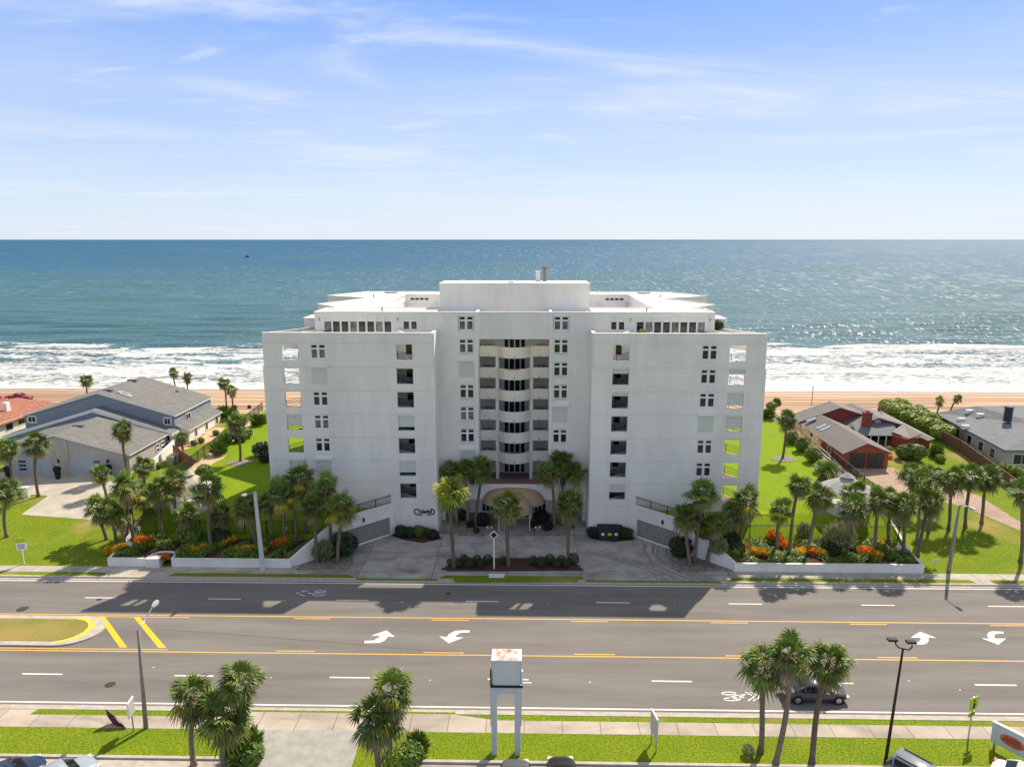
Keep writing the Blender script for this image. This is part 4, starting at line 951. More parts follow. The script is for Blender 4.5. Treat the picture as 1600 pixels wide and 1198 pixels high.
def palm(cx, cy, bx, by, R, label, v=None, base=None, group='sabal palms'):
    b = base or G(bx, by); t = V(cx, cy, b.y); h = max(.8, t.z-b.z); r = random.Random(int(cx*7+cy))
    e = empty('palm_tree', b, label, 'palm tree'); mb = MB(b)
    lean = Vector((t.x-b.x, 0, 0)); ky = r.uniform(-.35, .35)*min(1, h/6); pts = []; rs = []; n = 10
    for i in range(n+1):
        f = i/n; bend = f**1.5 if r.random() < 2 else f
        pts.append((b.x+lean.x*bend+.10*sin(f*5+cx), b.y+ky*sin(f*pi/1.3), b.z-.15+(h+.05)*f)); rs.append((.30 if f == 0 else .20-.03*f)*(.8+.1*R)*(1.12 if i == n-1 else 1))
    mb.tube(pts, rs, 9); mb.build('trunk', 'trunk', e, smooth=True)
    if v is None: v = r.choice([0, 1, 2, 3, 4, 4, 6])
    cm, dm = CROWNS[v]; s = R/1.55; rz = r.uniform(0, 6.28); top = Vector(pts[-1])-b; sz = s*r.uniform(.92, 1.1)
    tilt = (r.uniform(-.15, .15), r.uniform(-.15, .15), rz)
    for nm, me in (('crown', cm), ('dead_fronds', dm)):
        o = inst(nm, me, e, top, 0, (s, s, sz)); o.rotation_euler = tilt
    return e
G0 = 2.0
PALMS = [
 (12, 700, 20, 756, 2.1, 'palm at the left picture edge in front of the grey house garage'),
 (58, 692, 59, 776, 2.2, 'tall straight palm beside the white utility box at the left house drive'),
 (9, 764, 10, 839, 2.1, 'palm on the front lawn nearest the left picture edge'),
 (190, 671, 198, 743, 2.0, 'tall slim palm rising in front of the grey shingle roof beside the garage'),
 (158, 737, 165, 775, 1.7, 'small bright green palm beside the pale driveway end'),
 (224, 727, 227, 758, 2.0, 'bushy palm by the arched entry of the grey house'),
 (284, 681, 288, 717, 1.5, 'thin palm in front of the brown wooden gate fence'),
 (371, 660, 375, 722, 2.0, 'tall dark trunked palm standing alone in a mulch ring on the left lawn'),
 (134, 594, 137, 628, 2.0, 'palm on the beach edge behind the ridge of the grey house'),
 (271, 582, 274, 610, 1.7, 'left one of two beach palms beyond the grey roof corner'),
 (292, 589, 294, 615, 1.7, 'right one of two beach palms beyond the grey roof corner'),
 (350, 598, 355, 636, 1.8, 'taller palm of the pair on the dune left of the condominium'),
 (361, 610, 365, 640, 1.7, 'shorter palm of the pair on the dune left of the condominium'),
 (152, 790, 165, 843, 2.3, 'leftmost palm of the grove leaning at the corner of the left planter'),
 (170, 797, 180, 851, 2.0, 'second palm of the left grove, its trunk crossing the planter corner'),
 (196, 757, 208, 845, 2.2, 'tallest palm at the left end of the left grove'),
 (213, 768, 198, 842, 2.0, 'palm of the left grove leaning right behind the croton bed'),
 (189, 806, 194, 850, 1.7, 'short palm hidden low among the left grove trunks'),
 (231, 776, 238, 798, 2.0, 'short leaning palm by the left boundary fence'),
 (248, 765, 255, 840, 2.1, 'palm standing in the green bed just right of the orange crotons'),
 (272, 750, 278, 831, 2.2, 'palm directly left of the white gazebo'),
 (291, 804, 294, 845, 1.9, 'short palm in front of the white gazebo'),
 (324, 762, 331, 856, 2.3, 'palm just right of the white gazebo with pale trunk'),
 (345, 803, 347, 840, 2.0, 'short shaggy palm with brown skirt right of the gazebo'),
 (385, 790, 399, 848, 2.1, 'leaning palm just left of the white street light pole'),
 (419, 783, 426, 843, 1.8, 'first palm right of the white street light pole'),
 (438, 771, 447, 845, 2.3, 'second palm right of the white street light pole'),
 (456, 775, 464, 842, 2.1, 'third palm right of the white street light pole'),
 (468, 745, 478, 832, 2.4, 'tallest palm against the outer face of the left wing'),
 (488, 790, 497, 879, 2.0, 'pale trunked palm in front of the sloping ramp wall'),
 (508, 762, 519, 868, 2.4, 'tall dark palm at the start of the left ramp wall'),
 (532, 790, 529, 880, 2.5, 'full headed palm nearest the left garage door'),
 (705, 768, 708, 888, 2.35, 'palm with a bright yellow crown at the left end of the forecourt island'),
 (705, 734, 713, 820, 1.9, 'leftmost palm against the recessed centre front'),
 (729, 732, 730, 820, 1.8, 'middle one of three palms left of the awning'),
 (752, 732, 744, 823, 2.0, 'palm immediately left of the brown awning'),
 (793, 790, 793, 885, 2.3, 'palm in the middle of the forecourt island in front of the awning'),
 (859, 736, 867, 823, 2.1, 'palm immediately right of the brown awning'),
 (877, 719, 880, 820, 2.0, 'tallest palm against the centre front right of the awning'),
 (899, 736, 894, 824, 1.9, 'rightmost palm against the recessed centre front'),
 (889, 787, 889, 880, 2.2, 'palm with yellowing lower fronds at the right end of the forecourt island'),
 (1070, 806, 1076, 885, 2.1, 'left one of three palms in the right ramp rock bed'),
 (1097, 769, 1086, 880, 2.4, 'tallest of the three palms in the right ramp rock bed'),
 (1117, 815, 1105, 880, 2.2, 'right one of three palms in the right ramp rock bed, skirt of yellow fronds'),
 (1145, 800, 1150, 852, 1.9, 'dark shaded palm behind the right ramp wall'),
 (1166, 782, 1157, 860, 2.2, 'palm at the outer corner of the right wing with a pale trunk'),
 (1220, 794, 1211, 863, 1.9, 'short full palm over the red crotons'),
 (1251, 758, 1231, 870, 1.7, 'slender tall palm leaning right over the lawn'),
 (1282, 772, 1260, 864, 2.1, 'tall leaning palm left of the grey gazebo'),
 (1293, 740, 1300, 764, 2.2, 'low bushy palm behind the grey gazebo'),
 (1336, 768, 1340, 812, 2.0, 'palm rising through the edge of the grey gazebo roof'),
 (1336, 793, 1325, 864, 2.2, 'palm with curved trunk in front of the grey gazebo'),
 (1377, 782, 1365, 862, 1.9, 'first palm right of the grey gazebo'),
 (1392, 779, 1389, 848, 1.8, 'second palm right of the grey gazebo'),
 (1411, 789, 1413, 870, 2.0, 'palm with a crooked base at the right end of the planter'),
 (1424, 737, 1419, 800, 2.0, 'palm standing where the paver drive widens'),
 (1439, 751, 1431, 850, 2.1, 'palm with a V shaped neighbour by the planter corner'),
 (1457, 783, 1434, 869, 2.2, 'strongly leaning palm at the right planter corner'),
 (1455, 776, 1451, 832, 1.8, 'half hidden palm behind the leaning corner palm'),
 (1462, 738, 1457, 800, 1.9, 'yellowish palm in the middle of the right grove'),
 (1490, 748, 1481, 827, 2.1, 'palm on the right lawn, first left of the concrete light pole top'),
 (1518, 741, 1509, 824, 2.2, 'palm on the right lawn behind the concrete light pole'),
 (1546, 747, 1533, 818, 2.2, 'palm furthest right on the lawn between the pole and the paver drive'),
 (1597, 764, 1593, 878, 2.1, 'palm cut by the right picture edge'),
 (1231, 655, 1223, 717, 2.0, 'leaning palm in a rock ring on the right lawn beside the wing'),
 (1468, 625, 1465, 645, 1.3, 'small palm on the dune left of the leaning one'),
 (1497, 622, 1484, 646, 1.3, 'small palm leaning right over the grey house roof'),
 (1195, 1035, 1186, 1174, 2.05, 'left one of three palms by the near pavement in front of the grey car'),
 (1237, 1019, 1213, 1194, 1.85, 'middle palm of three by the near pavement, its trunk over the car boot'),
 (1296, 1032, 1266, 1194, 2.05, 'right one of three palms by the near pavement'),
 (298, 1086, 302, 1195, 1.95, 'left one of three palms beside the near side street'),
 (376, 1063, 371, 1192, 1.95, 'back right one of three palms beside the near side street'),
 (348, 1118, 350, 1206, 2.3, 'front one of three palms beside the near side street'),
 (612, 1076, 613, 1196, 2.1, 'rear palm of the pair right of the side street'),
 (592, 1117, 590, 1208, 2.3, 'front palm of the pair right of the side street')]
for i, (cx, cy, bx, by, R, lab) in enumerate(PALMS):
    base = P(bx, by, .14) if by > 1190 else None
    palm(cx, cy, bx, by, R, lab, 5 if (cx, cy) == (705, 768) else None, base)
# ================================================================== SHRUBS
def leafball(seed, n=420, rx=.55, rz=.5, leaf=.12, core=True, up=0, spiky=0, dens=.55, aspect=.5):
    r = random.Random(seed); g = MB()
    lumps = [(Vector((r.uniform(-1, 1), r.uniform(-1, 1), r.uniform(-.2, 1))).normalized(), r.uniform(.0, .22)) for _ in range(7)]
    for i in range(n):
        d = Vector((r.gauss(0, 1), r.gauss(0, 1), r.gauss(.25, 1))); 
        if d.length < .01: continue
        d.normalize(); k = 1+sum(a*max(0, d.dot(l))**4 for l, a in lumps)*1.3; rr = k*(1-dens*r.random()**2.2)
        p = Vector((d.x*rx*rr, d.y*rx*rr, max(.02, rz*(1+d.z*rr))))
        nn = (d+Vector((r.uniform(-.8, .8), r.uniform(-.8, .8), r.uniform(-.3, .9)))).normalized(); a = nn.cross(Vector((r.uniform(-1, 1), r.uniform(-1, 1), .3))).normalized(); b = nn.cross(a)
        if spiky: a = (d+Vector((0, 0, .5))+Vector((r.uniform(-.4, .4),)*3)).normalized(); b = a.cross(Vector((r.uniform(-1, 1), r.uniform(-1, 1), 0))).normalized()
        s = leaf*r.uniform(.7, 1.3); c = r.uniform(.65, 1.35); c2 = (c*r.uniform(.9, 1.1), c, c*r.uniform(.8, 1.1))
        g.add([p-a*s, p+b*s*aspect, p+a*s, p-b*s*aspect], [(0, 1, 2, 3)], 0, c2)
    return g
def shrub_mesh(nm, mt, **k):
    o = leafball(**k).build(nm, mt); me = o.data; bpy.data.objects.remove(o); return me
SH = dict(ball=[shrub_mesh('shrub', 'leaf_dark', seed=s, n=1500, rx=.5, rz=.48, leaf=.05, dens=.16) for s in (1, 2)],
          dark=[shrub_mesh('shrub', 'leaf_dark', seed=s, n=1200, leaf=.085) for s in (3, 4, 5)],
          green=[shrub_mesh('shrub', 'leaf', seed=s, n=1200, leaf=.085) for s in (6, 7, 8)],
          lime=[shrub_mesh('shrub', 'leaf_lime', seed=s, n=1200, leaf=.085) for s in (9, 10)],
          gold=[shrub_mesh('croton', 'leaf_gold', seed=s, n=260, leaf=.19, rz=.36, dens=.9, spiky=1, aspect=.3) for s in (11, 12)],
          orange=[shrub_mesh('croton', 'leaf_orange', seed=s, n=260, leaf=.19, rz=.36, dens=.9, spiky=1, aspect=.3) for s in (13, 14)],
          red=[shrub_mesh('shrub', 'leaf_red', seed=s, n=1200, leaf=.08) for s in (15,)],
          silver=[shrub_mesh('shrub', 'leaf_silver', seed=s, n=700, leaf=.16, spiky=1, aspect=.2) for s in (16, 17)],
          spiky=[shrub_mesh('shrub', 'leaf', seed=s, n=420, leaf=.26, spiky=1, aspect=.16) for s in (18, 19)],
          seagrape=[shrub_mesh('shrub', 'leaf_lime', seed=s, n=2200, leaf=.07, rx=.6, aspect=.8) for s in (20, 21)],
          plume=[shrub_mesh('plume', 'plume', seed=s, n=260, leaf=.20, spiky=1, aspect=.14, rz=.75, rx=.35) for s in (22,)])
_c = [0]
def shrub(kind, px, py, R, label, name='shrub', cat='shrub', group=None, hz=1, at=None):
    _c[0] += 1; m = SH[kind]; g = at or G(px, py)
    return inst(name, m[_c[0] % len(m)], None, g-Vector((0, 0, .03)), random.uniform(0, 6.28), (R*2, R*2, R*2*hz), label=label, cat=cat, group=group)
ORD = ['first', 'second', 'third', 'fourth', 'fifth', 'sixth', 'seventh', 'eighth', 'ninth', 'tenth', 'eleventh', 'twelfth', 'thirteenth', 'fourteenth']
balls = [(704, 883, .42), (715, 886, .55), (725, 879, .5), (734, 886, .58), (745, 880, .5), (751, 887, .45), (762, 881, .55), (786, 881, .45), (833, 882, .52), (845, 886, .6), (859, 881, .58), (870, 886, .52), (877, 880, .48), (885, 886, .5), (896, 880, .58)]
for i, (x, y, r) in enumerate(balls[:14]):
    shrub('ball', x, y, r, '%s clipped round shrub from the left in the forecourt island' % ORD[i], 'clipped_shrub', group='clipped shrubs in the forecourt island')
shrub('ball', 896, 880, .6, 'last clipped round shrub at the right tip of the forecourt island', 'clipped_shrub', group='clipped shrubs in the forecourt island')
for i, (x, y, r, k) in enumerate([(626, 837, .65, 'dark'), (641, 838, .6, 'dark'), (655, 838, .65, 'green'), (666, 838, .5, 'spiky'), (677, 841, .55, 'dark')]):
    shrub(k, x, y, r, '%s dark bush from the left under the name sign of the left wing' % ORD[i], group='bushes at the foot of the left wing')
for i, (x, y, r) in enumerate([(925, 838, .6), (933, 839, .6), (963, 839, .75), (971, 840, .65), (980, 840, .6)]):
    shrub('dark', x, y, r, '%s dark bush from the left beside the green dumpster' % ORD[i], group='bushes at the foot of the right wing')
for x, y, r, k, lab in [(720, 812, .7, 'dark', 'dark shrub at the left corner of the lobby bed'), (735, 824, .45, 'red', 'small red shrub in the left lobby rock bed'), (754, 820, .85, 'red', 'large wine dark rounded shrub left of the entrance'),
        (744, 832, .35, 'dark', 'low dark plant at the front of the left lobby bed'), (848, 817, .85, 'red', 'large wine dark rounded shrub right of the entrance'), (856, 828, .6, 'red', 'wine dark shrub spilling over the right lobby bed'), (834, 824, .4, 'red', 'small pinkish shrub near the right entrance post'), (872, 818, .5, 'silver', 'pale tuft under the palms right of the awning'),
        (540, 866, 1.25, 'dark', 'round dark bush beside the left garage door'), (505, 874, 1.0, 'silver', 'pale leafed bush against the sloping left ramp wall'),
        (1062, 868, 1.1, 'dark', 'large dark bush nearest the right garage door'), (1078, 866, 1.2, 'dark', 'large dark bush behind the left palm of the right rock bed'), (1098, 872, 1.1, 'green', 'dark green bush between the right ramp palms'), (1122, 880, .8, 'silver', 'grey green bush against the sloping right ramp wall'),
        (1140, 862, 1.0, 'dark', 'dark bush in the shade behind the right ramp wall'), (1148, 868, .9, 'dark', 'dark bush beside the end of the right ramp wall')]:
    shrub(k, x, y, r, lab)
cro = [(172, 865, .7, 'gold', 'golden croton at the left corner of the planter'), (186, 862, .7, 'gold', 'golden croton left of the small white sign'), (196, 858, .55, 'gold', 'small golden croton right next to the small white sign'),
 (222, 850, .75, 'orange', 'left half of the bright orange croton pair'), (234, 852, .75, 'orange', 'right half of the bright orange croton pair'), (281, 867, .5, 'gold', 'round yellow croton on the right of the wall niche'),
 (296, 862, .6, 'gold', 'yellow croton just right of the wall niche'), (305, 863, .5, 'gold', 'small yellow croton in the dark mulch'), (319, 857, .5, 'gold', 'yellow croton at the foot of the gazebo palm'),
 (348, 852, .6, 'gold', 'left yellow croton of the middle bed row'), (361, 847, .65, 'gold', 'tall yellow croton of the middle bed row'), (371, 864, .6, 'gold', 'front yellow croton left of the light pole'), (384, 862, .6, 'gold', 'middle front yellow croton left of the light pole'), (396, 861, .6, 'gold', 'front yellow croton touching the light pole'),
 (432, 853, .6, 'orange', 'dull orange croton right of the light pole'), (445, 851, .65, 'orange', 'second dull orange croton under the palms'), (412, 862, .4, 'gold', 'tiny yellow croton right of the light pole'),
 (258, 882, .5, 'orange', 'small orange plant inside the wall niche'),
 (1164, 856, .5, 'orange', 'small orange croton at the foot of the corner palm'), (1157, 869, .6, 'gold', 'golden croton at the left end of the right planter'), (1182, 866, .65, 'gold', 'yellow croton in the front of the right planter'), (1195, 868, .6, 'gold', 'second yellow croton in the front of the right planter'),
 (1208, 842, .8, 'orange', 'red orange croton behind the short palm'), (1216, 850, .75, 'orange', 'middle red orange croton of the tall clump'), (1224, 857, .7, 'orange', 'lowest red orange croton of the tall clump'),
 (1249, 867, .65, 'gold', 'golden croton left of the leaning palm trunk'), (1257, 864, .6, 'gold', 'golden croton touching the leaning palm trunk'), (1270, 866, .6, 'orange', 'orange croton right of the leaning palm trunk'), (1283, 868, .6, 'gold', 'yellow croton right of the orange one'),
 (1350, 866, .7, 'orange', 'orange croton left of the first palm past the gazebo'), (1357, 864, .6, 'gold', 'golden croton in front of the first palm past the gazebo'), (1372, 853, .65, 'gold', 'upper golden croton between two palms'), (1375, 861, .6, 'gold', 'middle golden croton between two palms'), (1370, 871, .6, 'gold', 'lower golden croton between two palms')]
for x, y, r, k, lab in cro: shrub(k, x, y, r*.85, lab, 'croton', 'croton', 'crotons in the planter beds')
for x, y, r, k, lab in [(1308, 856, 1.4, 'silver', 'large pale grassy clump beneath the gazebo'), (1256, 838, .7, 'silver', 'grey green tuft behind the slender palm'), (1302, 868, .7, 'dark', 'dark bush at the foot of the pale grassy clump'),
   (1145, 868, .8, 'lime', 'lime green bush at the left corner of the right planter'), (344, 848, .9, 'dark', 'dark low bush under the shaggy palm'), (302, 850, 1.0, 'green', 'bright green broad bush in front of the gazebo')]:
    shrub(k, x, y, r, lab)
# far shrubs
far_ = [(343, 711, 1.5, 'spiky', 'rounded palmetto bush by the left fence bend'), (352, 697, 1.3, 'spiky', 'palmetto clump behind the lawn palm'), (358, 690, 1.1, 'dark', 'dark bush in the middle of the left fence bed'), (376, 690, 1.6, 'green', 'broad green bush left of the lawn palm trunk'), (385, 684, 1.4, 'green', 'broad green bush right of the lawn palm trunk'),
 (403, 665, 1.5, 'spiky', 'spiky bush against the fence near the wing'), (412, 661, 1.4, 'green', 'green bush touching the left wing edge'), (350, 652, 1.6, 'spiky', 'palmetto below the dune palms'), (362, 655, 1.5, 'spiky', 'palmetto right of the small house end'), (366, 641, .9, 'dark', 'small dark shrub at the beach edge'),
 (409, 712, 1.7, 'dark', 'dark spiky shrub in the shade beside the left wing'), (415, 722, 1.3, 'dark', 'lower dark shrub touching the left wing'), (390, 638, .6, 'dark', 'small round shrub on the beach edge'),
 (247, 732, .8, 'green', 'bush by the arched entry wall'), (315, 692, .8, 'green', 'low bush along the white annex wall'), (303, 696, .8, 'green', 'second low bush along the white annex wall'), (338, 680, .8, 'green', 'bush at the far end of the annex path'),
 (330, 768, 1.6, 'spiky', 'palmetto right behind the white gazebo'), (320, 747, 1.6, 'green', 'bush at the narrow end of the left bed'),
 (1205, 640, 1.5, 'green', 'dense shrub at the dune edge right of the wing'), (1213, 634, 1.2, 'spiky', 'spiky shrub on the dune right of the wing'), (1200, 655, 1.4, 'spiky', 'shrub right beside the right wing edge'),
 (1237, 693, 1.5, 'green', 'green base of the first pampas clump'), (1253, 705, 1.7, 'green', 'green base of the second pampas clump'), (1270, 722, 1.7, 'green', 'green base of the third pampas clump'), (1283, 738, 1.5, 'lime', 'yellow green bush at the lower end of the right bed'),
 (1428, 719, 2.1, 'green', 'big glossy bush at the corner of the red house'), (1412, 717, 1.9, 'green', 'glossy bush left of the big one'), (1462, 714, 1.4, 'spiky', 'bright yucca like plant beside the glossy bush'), (1388, 706, .8, 'lime', 'lime bush beside the red garage'), (1390, 717, .6, 'orange', 'orange flowers in front of the red garage corner'), (1470, 722, 1.0, 'lime', 'low lime shrub on the neighbour lawn'), 
 (1566, 742, 1.5, 'lime', 'lime hedge bush behind the brown fence, left'), (1584, 746, 1.5, 'lime', 'lime hedge bush behind the brown fence, middle'), (1600, 752, 1.5, 'lime', 'lime hedge bush behind the brown fence, right')]
for x, y, r, k, lab in far_: shrub(k, x, y, r*(.62 if y > 680 or y < 735 else .8), lab)
for i, (x, y) in enumerate([(1238, 690), (1254, 703), (1271, 719)]):
    g = G(x, y); shrub('plume', x, y, .95, '%s pampas plume clump from the back beside the right lawn' % ORD[i], 'pampas_grass', 'pampas grass', None, 1.25)
for i, (x, y) in enumerate([(1388, 645), (1400, 651), (1412, 657), (1424, 663), (1436, 668), (1448, 675), (1460, 680), (1470, 686), (1405, 642), (1430, 655), (1452, 667)]):
    shrub('seagrape', x, y, 1.6, '%s sea grape bush of the hedge between the red and grey houses, from the beach' % ORD[i], 'sea_grape', 'shrub', 'sea grape hedge bushes', .8)
for x, y, r, k, lab in [(642, 1194, .85, 'green', 'dark cycad right of the front palm pair'), (652, 1178, .7, 'spiky', 'smaller cycad behind the first, right of the palm pair'), (385, 1185, 1.0, 'spiky', 'spiky shrub on the kerb tip beside the side street'), (620, 1200, .8, 'lime', 'lime shrub at the foot of the palm pair'), (392, 1196, .8, 'green', 'green shrub low beside the side street kerb'), (1170, 1180, .35, 'silver', 'dry brown tuft by the left near palm')]:
    shrub(k, x, y, r, lab, at=P(x, y, .14))
# low planting that nobody could count
for s, nm in ((-1, 'left'), (1, 'right')):
    r = random.Random(5+s); g = MB((XC+s*35, 77.5, 1))
    for i in range(21000):
        y = r.uniform(75.1, 79.7); a, b = inner(y)+.4, outer(y)-.4; u = r.uniform(a, b); x = XC+s*u
        dn = .5+.5*sin(u*.9+sin(y*1.3)*1.5)+.35*sin(u*2.3+y*1.1)
        if r.random() > dn*.9: continue
        if s < 0 and P(231, 886).x-.2 < x < P(270, 886).x+.2 and y < 77: continue
        hgt = .25+.7*max(0, dn)*r.random(); p = Vector((x, y, Hl(x, y)+hgt*r.uniform(.5, 1)))
        n = Vector((r.uniform(-.7, .7), r.uniform(-.9, .3), 1)).normalized(); c = n.cross(Vector((r.uniform(-1, 1), r.uniform(-1, 1), .2))).normalized(); e = n.cross(c); q = r.uniform(.09, .19); k = r.uniform(.6, 1.6)
        g.add([p-c*q, p+e*q*.6, p+c*q, p-e*q*.6], [(0, 1, 2, 3)], 0, (k, k, k))
    g.build('ground_cover', 'leaf', label='leafy ground cover filling the %s planter bed' % nm, cat='ground cover', kind='stuff')
# balcony plants
for k in range(2, 8):
    for s in (-1, 1):
        g = leafball(seed=k*3+s, n=260, rx=1.0, rz=.28, leaf=.09); b = MB()
        for v in range(len(g.v)): x, y, z = g.v[v]; g.v[v] = (x*.95, y*.22, z)
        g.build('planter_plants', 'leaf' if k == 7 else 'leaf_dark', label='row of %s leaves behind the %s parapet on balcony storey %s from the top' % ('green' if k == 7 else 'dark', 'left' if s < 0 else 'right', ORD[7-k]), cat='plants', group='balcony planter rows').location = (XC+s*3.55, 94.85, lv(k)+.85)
t = MB((XC-.15, 93.0, lv(6)+1.1)); z = lv(6)+1.14
t.prism([(XC+u, y) for u, y in arc(-.9, .7, 93.05, .2)]+[(XC+u, y) for u, y in arc(-.9, .7, 93.35, .15)[::-1]], z, z+.05); t.build('towel', 'towel', label='red towel on the second highest curved balcony parapet', cat='towel')
# ================================================================== HOUSES
def gable(root, x0, x1, y0, y1, zb, zl, zr, xr, zk, wallm, roofm, ov=.35, th=.2, ridge_end=None, wname='wall', y1b=None):
    """block with its gable towards the road: eaves at zl/zr, ridge at xr,zk"""
    w = MB(root.location); w.add([(x0, y0, zb), (x1, y0, zb), (x1, y0, zr), (xr, y0, zk), (x0, y0, zl), (x0, y1, zb), (x1, y1, zb), (x1, y1, zr), (xr, y1, zk), (x0, y1, zl)],
        [(0, 1, 2, 3, 4), (9, 8, 7, 6, 5), (1, 6, 7, 2), (5, 0, 4, 9)]); wo = w.build(wname, wallm, root)
    r = MB(root.location); sl = (zk-zl)/(xr-x0); sr = (zk-zr)/(x1-xr)
    for (xa, za, xb, zb_) in ((x0-ov, zl-ov*sl, xr, zk), (x1+ov, zr-ov*sr, xr, zk)):
        v = [(xa, y0-ov, za+.02), (xb, y0-ov, zb_+.02), (xb, y1+ov, zb_+.02), (xa, y1+ov, za+.02)]; u = [(a, b, c+th) for a, b, c in v]
        r.add(v+u, [(0, 1, 2, 3), (7, 6, 5, 4)], 0); n = len(r.v)-8; r.f += [(n, n+4, n+5, n+1), (n+1, n+5, n+6, n+2), (n+2, n+6, n+7, n+3), (n+3, n+7, n+4, n)]; r.m += [1]*4; r.col += [(1, 1, 1)]*4
    ro = r.build('roof', [roofm, 'white_frame'], root); return wo, ro
def win(root, x0, x1, z0, z1, y, frame='white_frame', pane='glass', t=.09, axis='y', mull=True, name='window'):
    f = MB(root.location); g = MB(root.location)
    def bx(mb, a, b, c, d, o0, o1):
        if axis == 'y': mb.box(a, b, y-o1, y-o0, c, d)
        elif axis == 'x+': mb.box(y+o0, y+o1, a, b, c, d)
        else: mb.box(y-o1, y-o0, a, b, c, d)
    for a, b, c, d in ((x0-t, x0+t*.5, z0-t, z1+t), (x1-t*.5, x1+t, z0-t, z1+t), (x0, x1, z0-t, z0+t*.5), (x0, x1, z1-t*.5, z1+t)): bx(f, a, b, c, d, .0, .08)
    if mull: bx(f, (x0+x1)/2-.04, (x0+x1)/2+.04, z0, z1, .0, .07)
    o = f.build(name, frame, root); bx(g, x0, x1, z0, z1, .005, .03); g.build('pane', pane, o); return o
def roofhit(px, py, f):
    d = ray(px, py); Y = 90.0
    while Y < 190:
        t = Y/d[1]; X = d[0]*t; Z = CZ+d[2]*t
        if Z <= f(X, Y): return Vector((X, Y, f(X, Y)))
        Y += .05
    return V(px, py, 120)
# --- grey house on the left
ho = Vector((-69, 103.8, .9)); hA = empty('house', ho, 'large grey gabled house with shingle roofs and twin garage left of the condominium', 'house')
Y1 = 103.8; a0, a1, ap = V(20, 694, Y1), V(201, 712, Y1), V(85.5, 681, Y1); a0.z = 4.3
zr_ = a1.z+.1; kx = ap.x; kz = ap.z
yb1 = P(143.5, 652, kz).y
gable(hA, a0.x-1.8, a1.x, Y1, yb1, .8, zr_+1.0, zr_, kx, kz, 'siding_grey', 'shingle_grey', .3)
mb = MB(ho); xs0, xs1 = V(81, 700, Y1).x, V(106, 700, Y1).x; xm = (xs0+xs1)/2
mb.add([(xs0, Y1-.12, .8), (xs1, Y1-.12, .8), (xs1, Y1-.12, kz-(xs1-kx)*.26-.15), (kx, Y1-.12, kz-.12), (xs0, Y1-.12, kz-.25), (xs0, Y1, .8), (xs1, Y1, .8), (xs1, Y1, kz-(xs1-kx)*.26-.15), (kx, Y1, kz-.12), (xs0, Y1, kz-.25)], [(0, 1, 2, 3, 4), (1, 6, 7, 2), (5, 0, 4, 9)]); mb.build('stone_panel', 'stone_wall', hA)
for pa, pb in ((24, 81), (107, 160)):
    x0, x1 = V(pa, 720, Y1).x, V(pb, 720, Y1).x; mb = MB(ho)
    for i in range(4): mb.box(x0, x1, Y1-.06, Y1, .95+i*.62, .95+i*.62+.58)
    mb.box(x0, x1, Y1-.03, Y1, .9, 3.45); d = mb.build('garage_door', 'door_grey', hA); mb = MB(ho)
    px0 = x0+.5 if pa == 24 else x1-1.4
    for i in range(3 if pa == 24 else 1): mb.box(px0, px0+1.1, Y1-.09, Y1-.061, 2.95-i*.62, 3.25-i*.62)
    mb.build('door_window', 'glass', d)
x0, x1 = V(179, 720, Y1).x, V(196, 720, Y1).x; mb = MB(ho)
pts = [(x0, .9), (x1, .9), (x1, 2.6)]+[((x0+x1)/2+(x1-x0)/2*cos(t*pi/8), 2.6+.55*sin(t*pi/8)) for t in range(1, 8)]+[(x0, 2.6)]
mb.add([(x, Y1-.05, z) for x, z in pts], [tuple(range(len(pts)))]); mb.build('arched_door', 'siding_grey', hA)
for px in (91, 168):
    q = V(px, 720, Y1-.2); mb = MB(ho); mb.box(q.x-.12, q.x+.12, Y1-.3, Y1-.12, 3.0, 3.5); mb.build('wall_lamp', 'dark', hA)
# second block: raised fascia gable and lower roof behind it
Y2 = yb1+.4
b0, b1, bp = V(15, 683, Y2), V(268, 683, Y2), V(146, 643, Y2)
gable(hA, b0.x-1, b1.x, Y2, Y2+2.6, 1.0, b0.z-.3, b1.z+.2, bp.x, bp.z-.1, 'siding_blue', 'shingle_blue', .25, .55)
# third block: upper storey
Y3 = Y2+2.4; c0, c1, cp = V(38, 650, Y3), V(272, 650, Y3), V(153, 615, Y3); yb3 = P(211, 590, cp.z).y
wo, ro = gable(hA, c0.x, c1.x, Y3, min(yb3, Y3+26), 1.0, c0.z, c1.z, cp.x, cp.z, 'siding_blue', 'shingle_grey', .3)
for p0, p1 in ((45, 57), (257, 267)):
    q0, q1 = V(p0, 661, Y3), V(p1, 661, Y3); win(hA, q0.x, q1.x, V(50, 659.5 if p0 < 100 else 662, Y3).z, V(50, 650.5 if p0 < 100 else 652, Y3).z, Y3, t=.16)
q = c1.x; win(hA, Y3+4, Y3+5.8, c1.z-1.9, c1.z-.7, q, axis='x+')
slope = (cp.z-c1.z)/(c1.x-cp.x)
for px, py in ((193, 614), (198, 617)):     # skylights lying on the right slope
    g = roofhit(px, py, lambda x, y: cp.z-(x-cp.x)*slope+.3); mb = MB(ho)
    mb.obox(g, (1.9, 1.1, .14), 0, 0, Matrix.Rotation(math.atan(slope), 3, 'Y')); mb.build('skylight', 'skylight', hA)
for px, py, zt, nm in ((169, 609.5, cp.z-1.4, 'roof_vent'), (207, 594, cp.z-.3, 'roof_vent'), (123, 665, kz-.9, 'roof_vent')):
    g = roofhit(px, py, (lambda x, y: cp.z-abs(x-cp.x)*slope+.3) if py < 650 else (lambda x, y: kz-abs(x-kx)*(kz-zr_)/(a1.x-kx)+.25)); mb = MB(ho); mb.box(g.x-.8, g.x+.8, g.y-.35, g.y+.35, g.z-.3, g.z+.18); mb.build(nm, 'shingle_blue', hA)
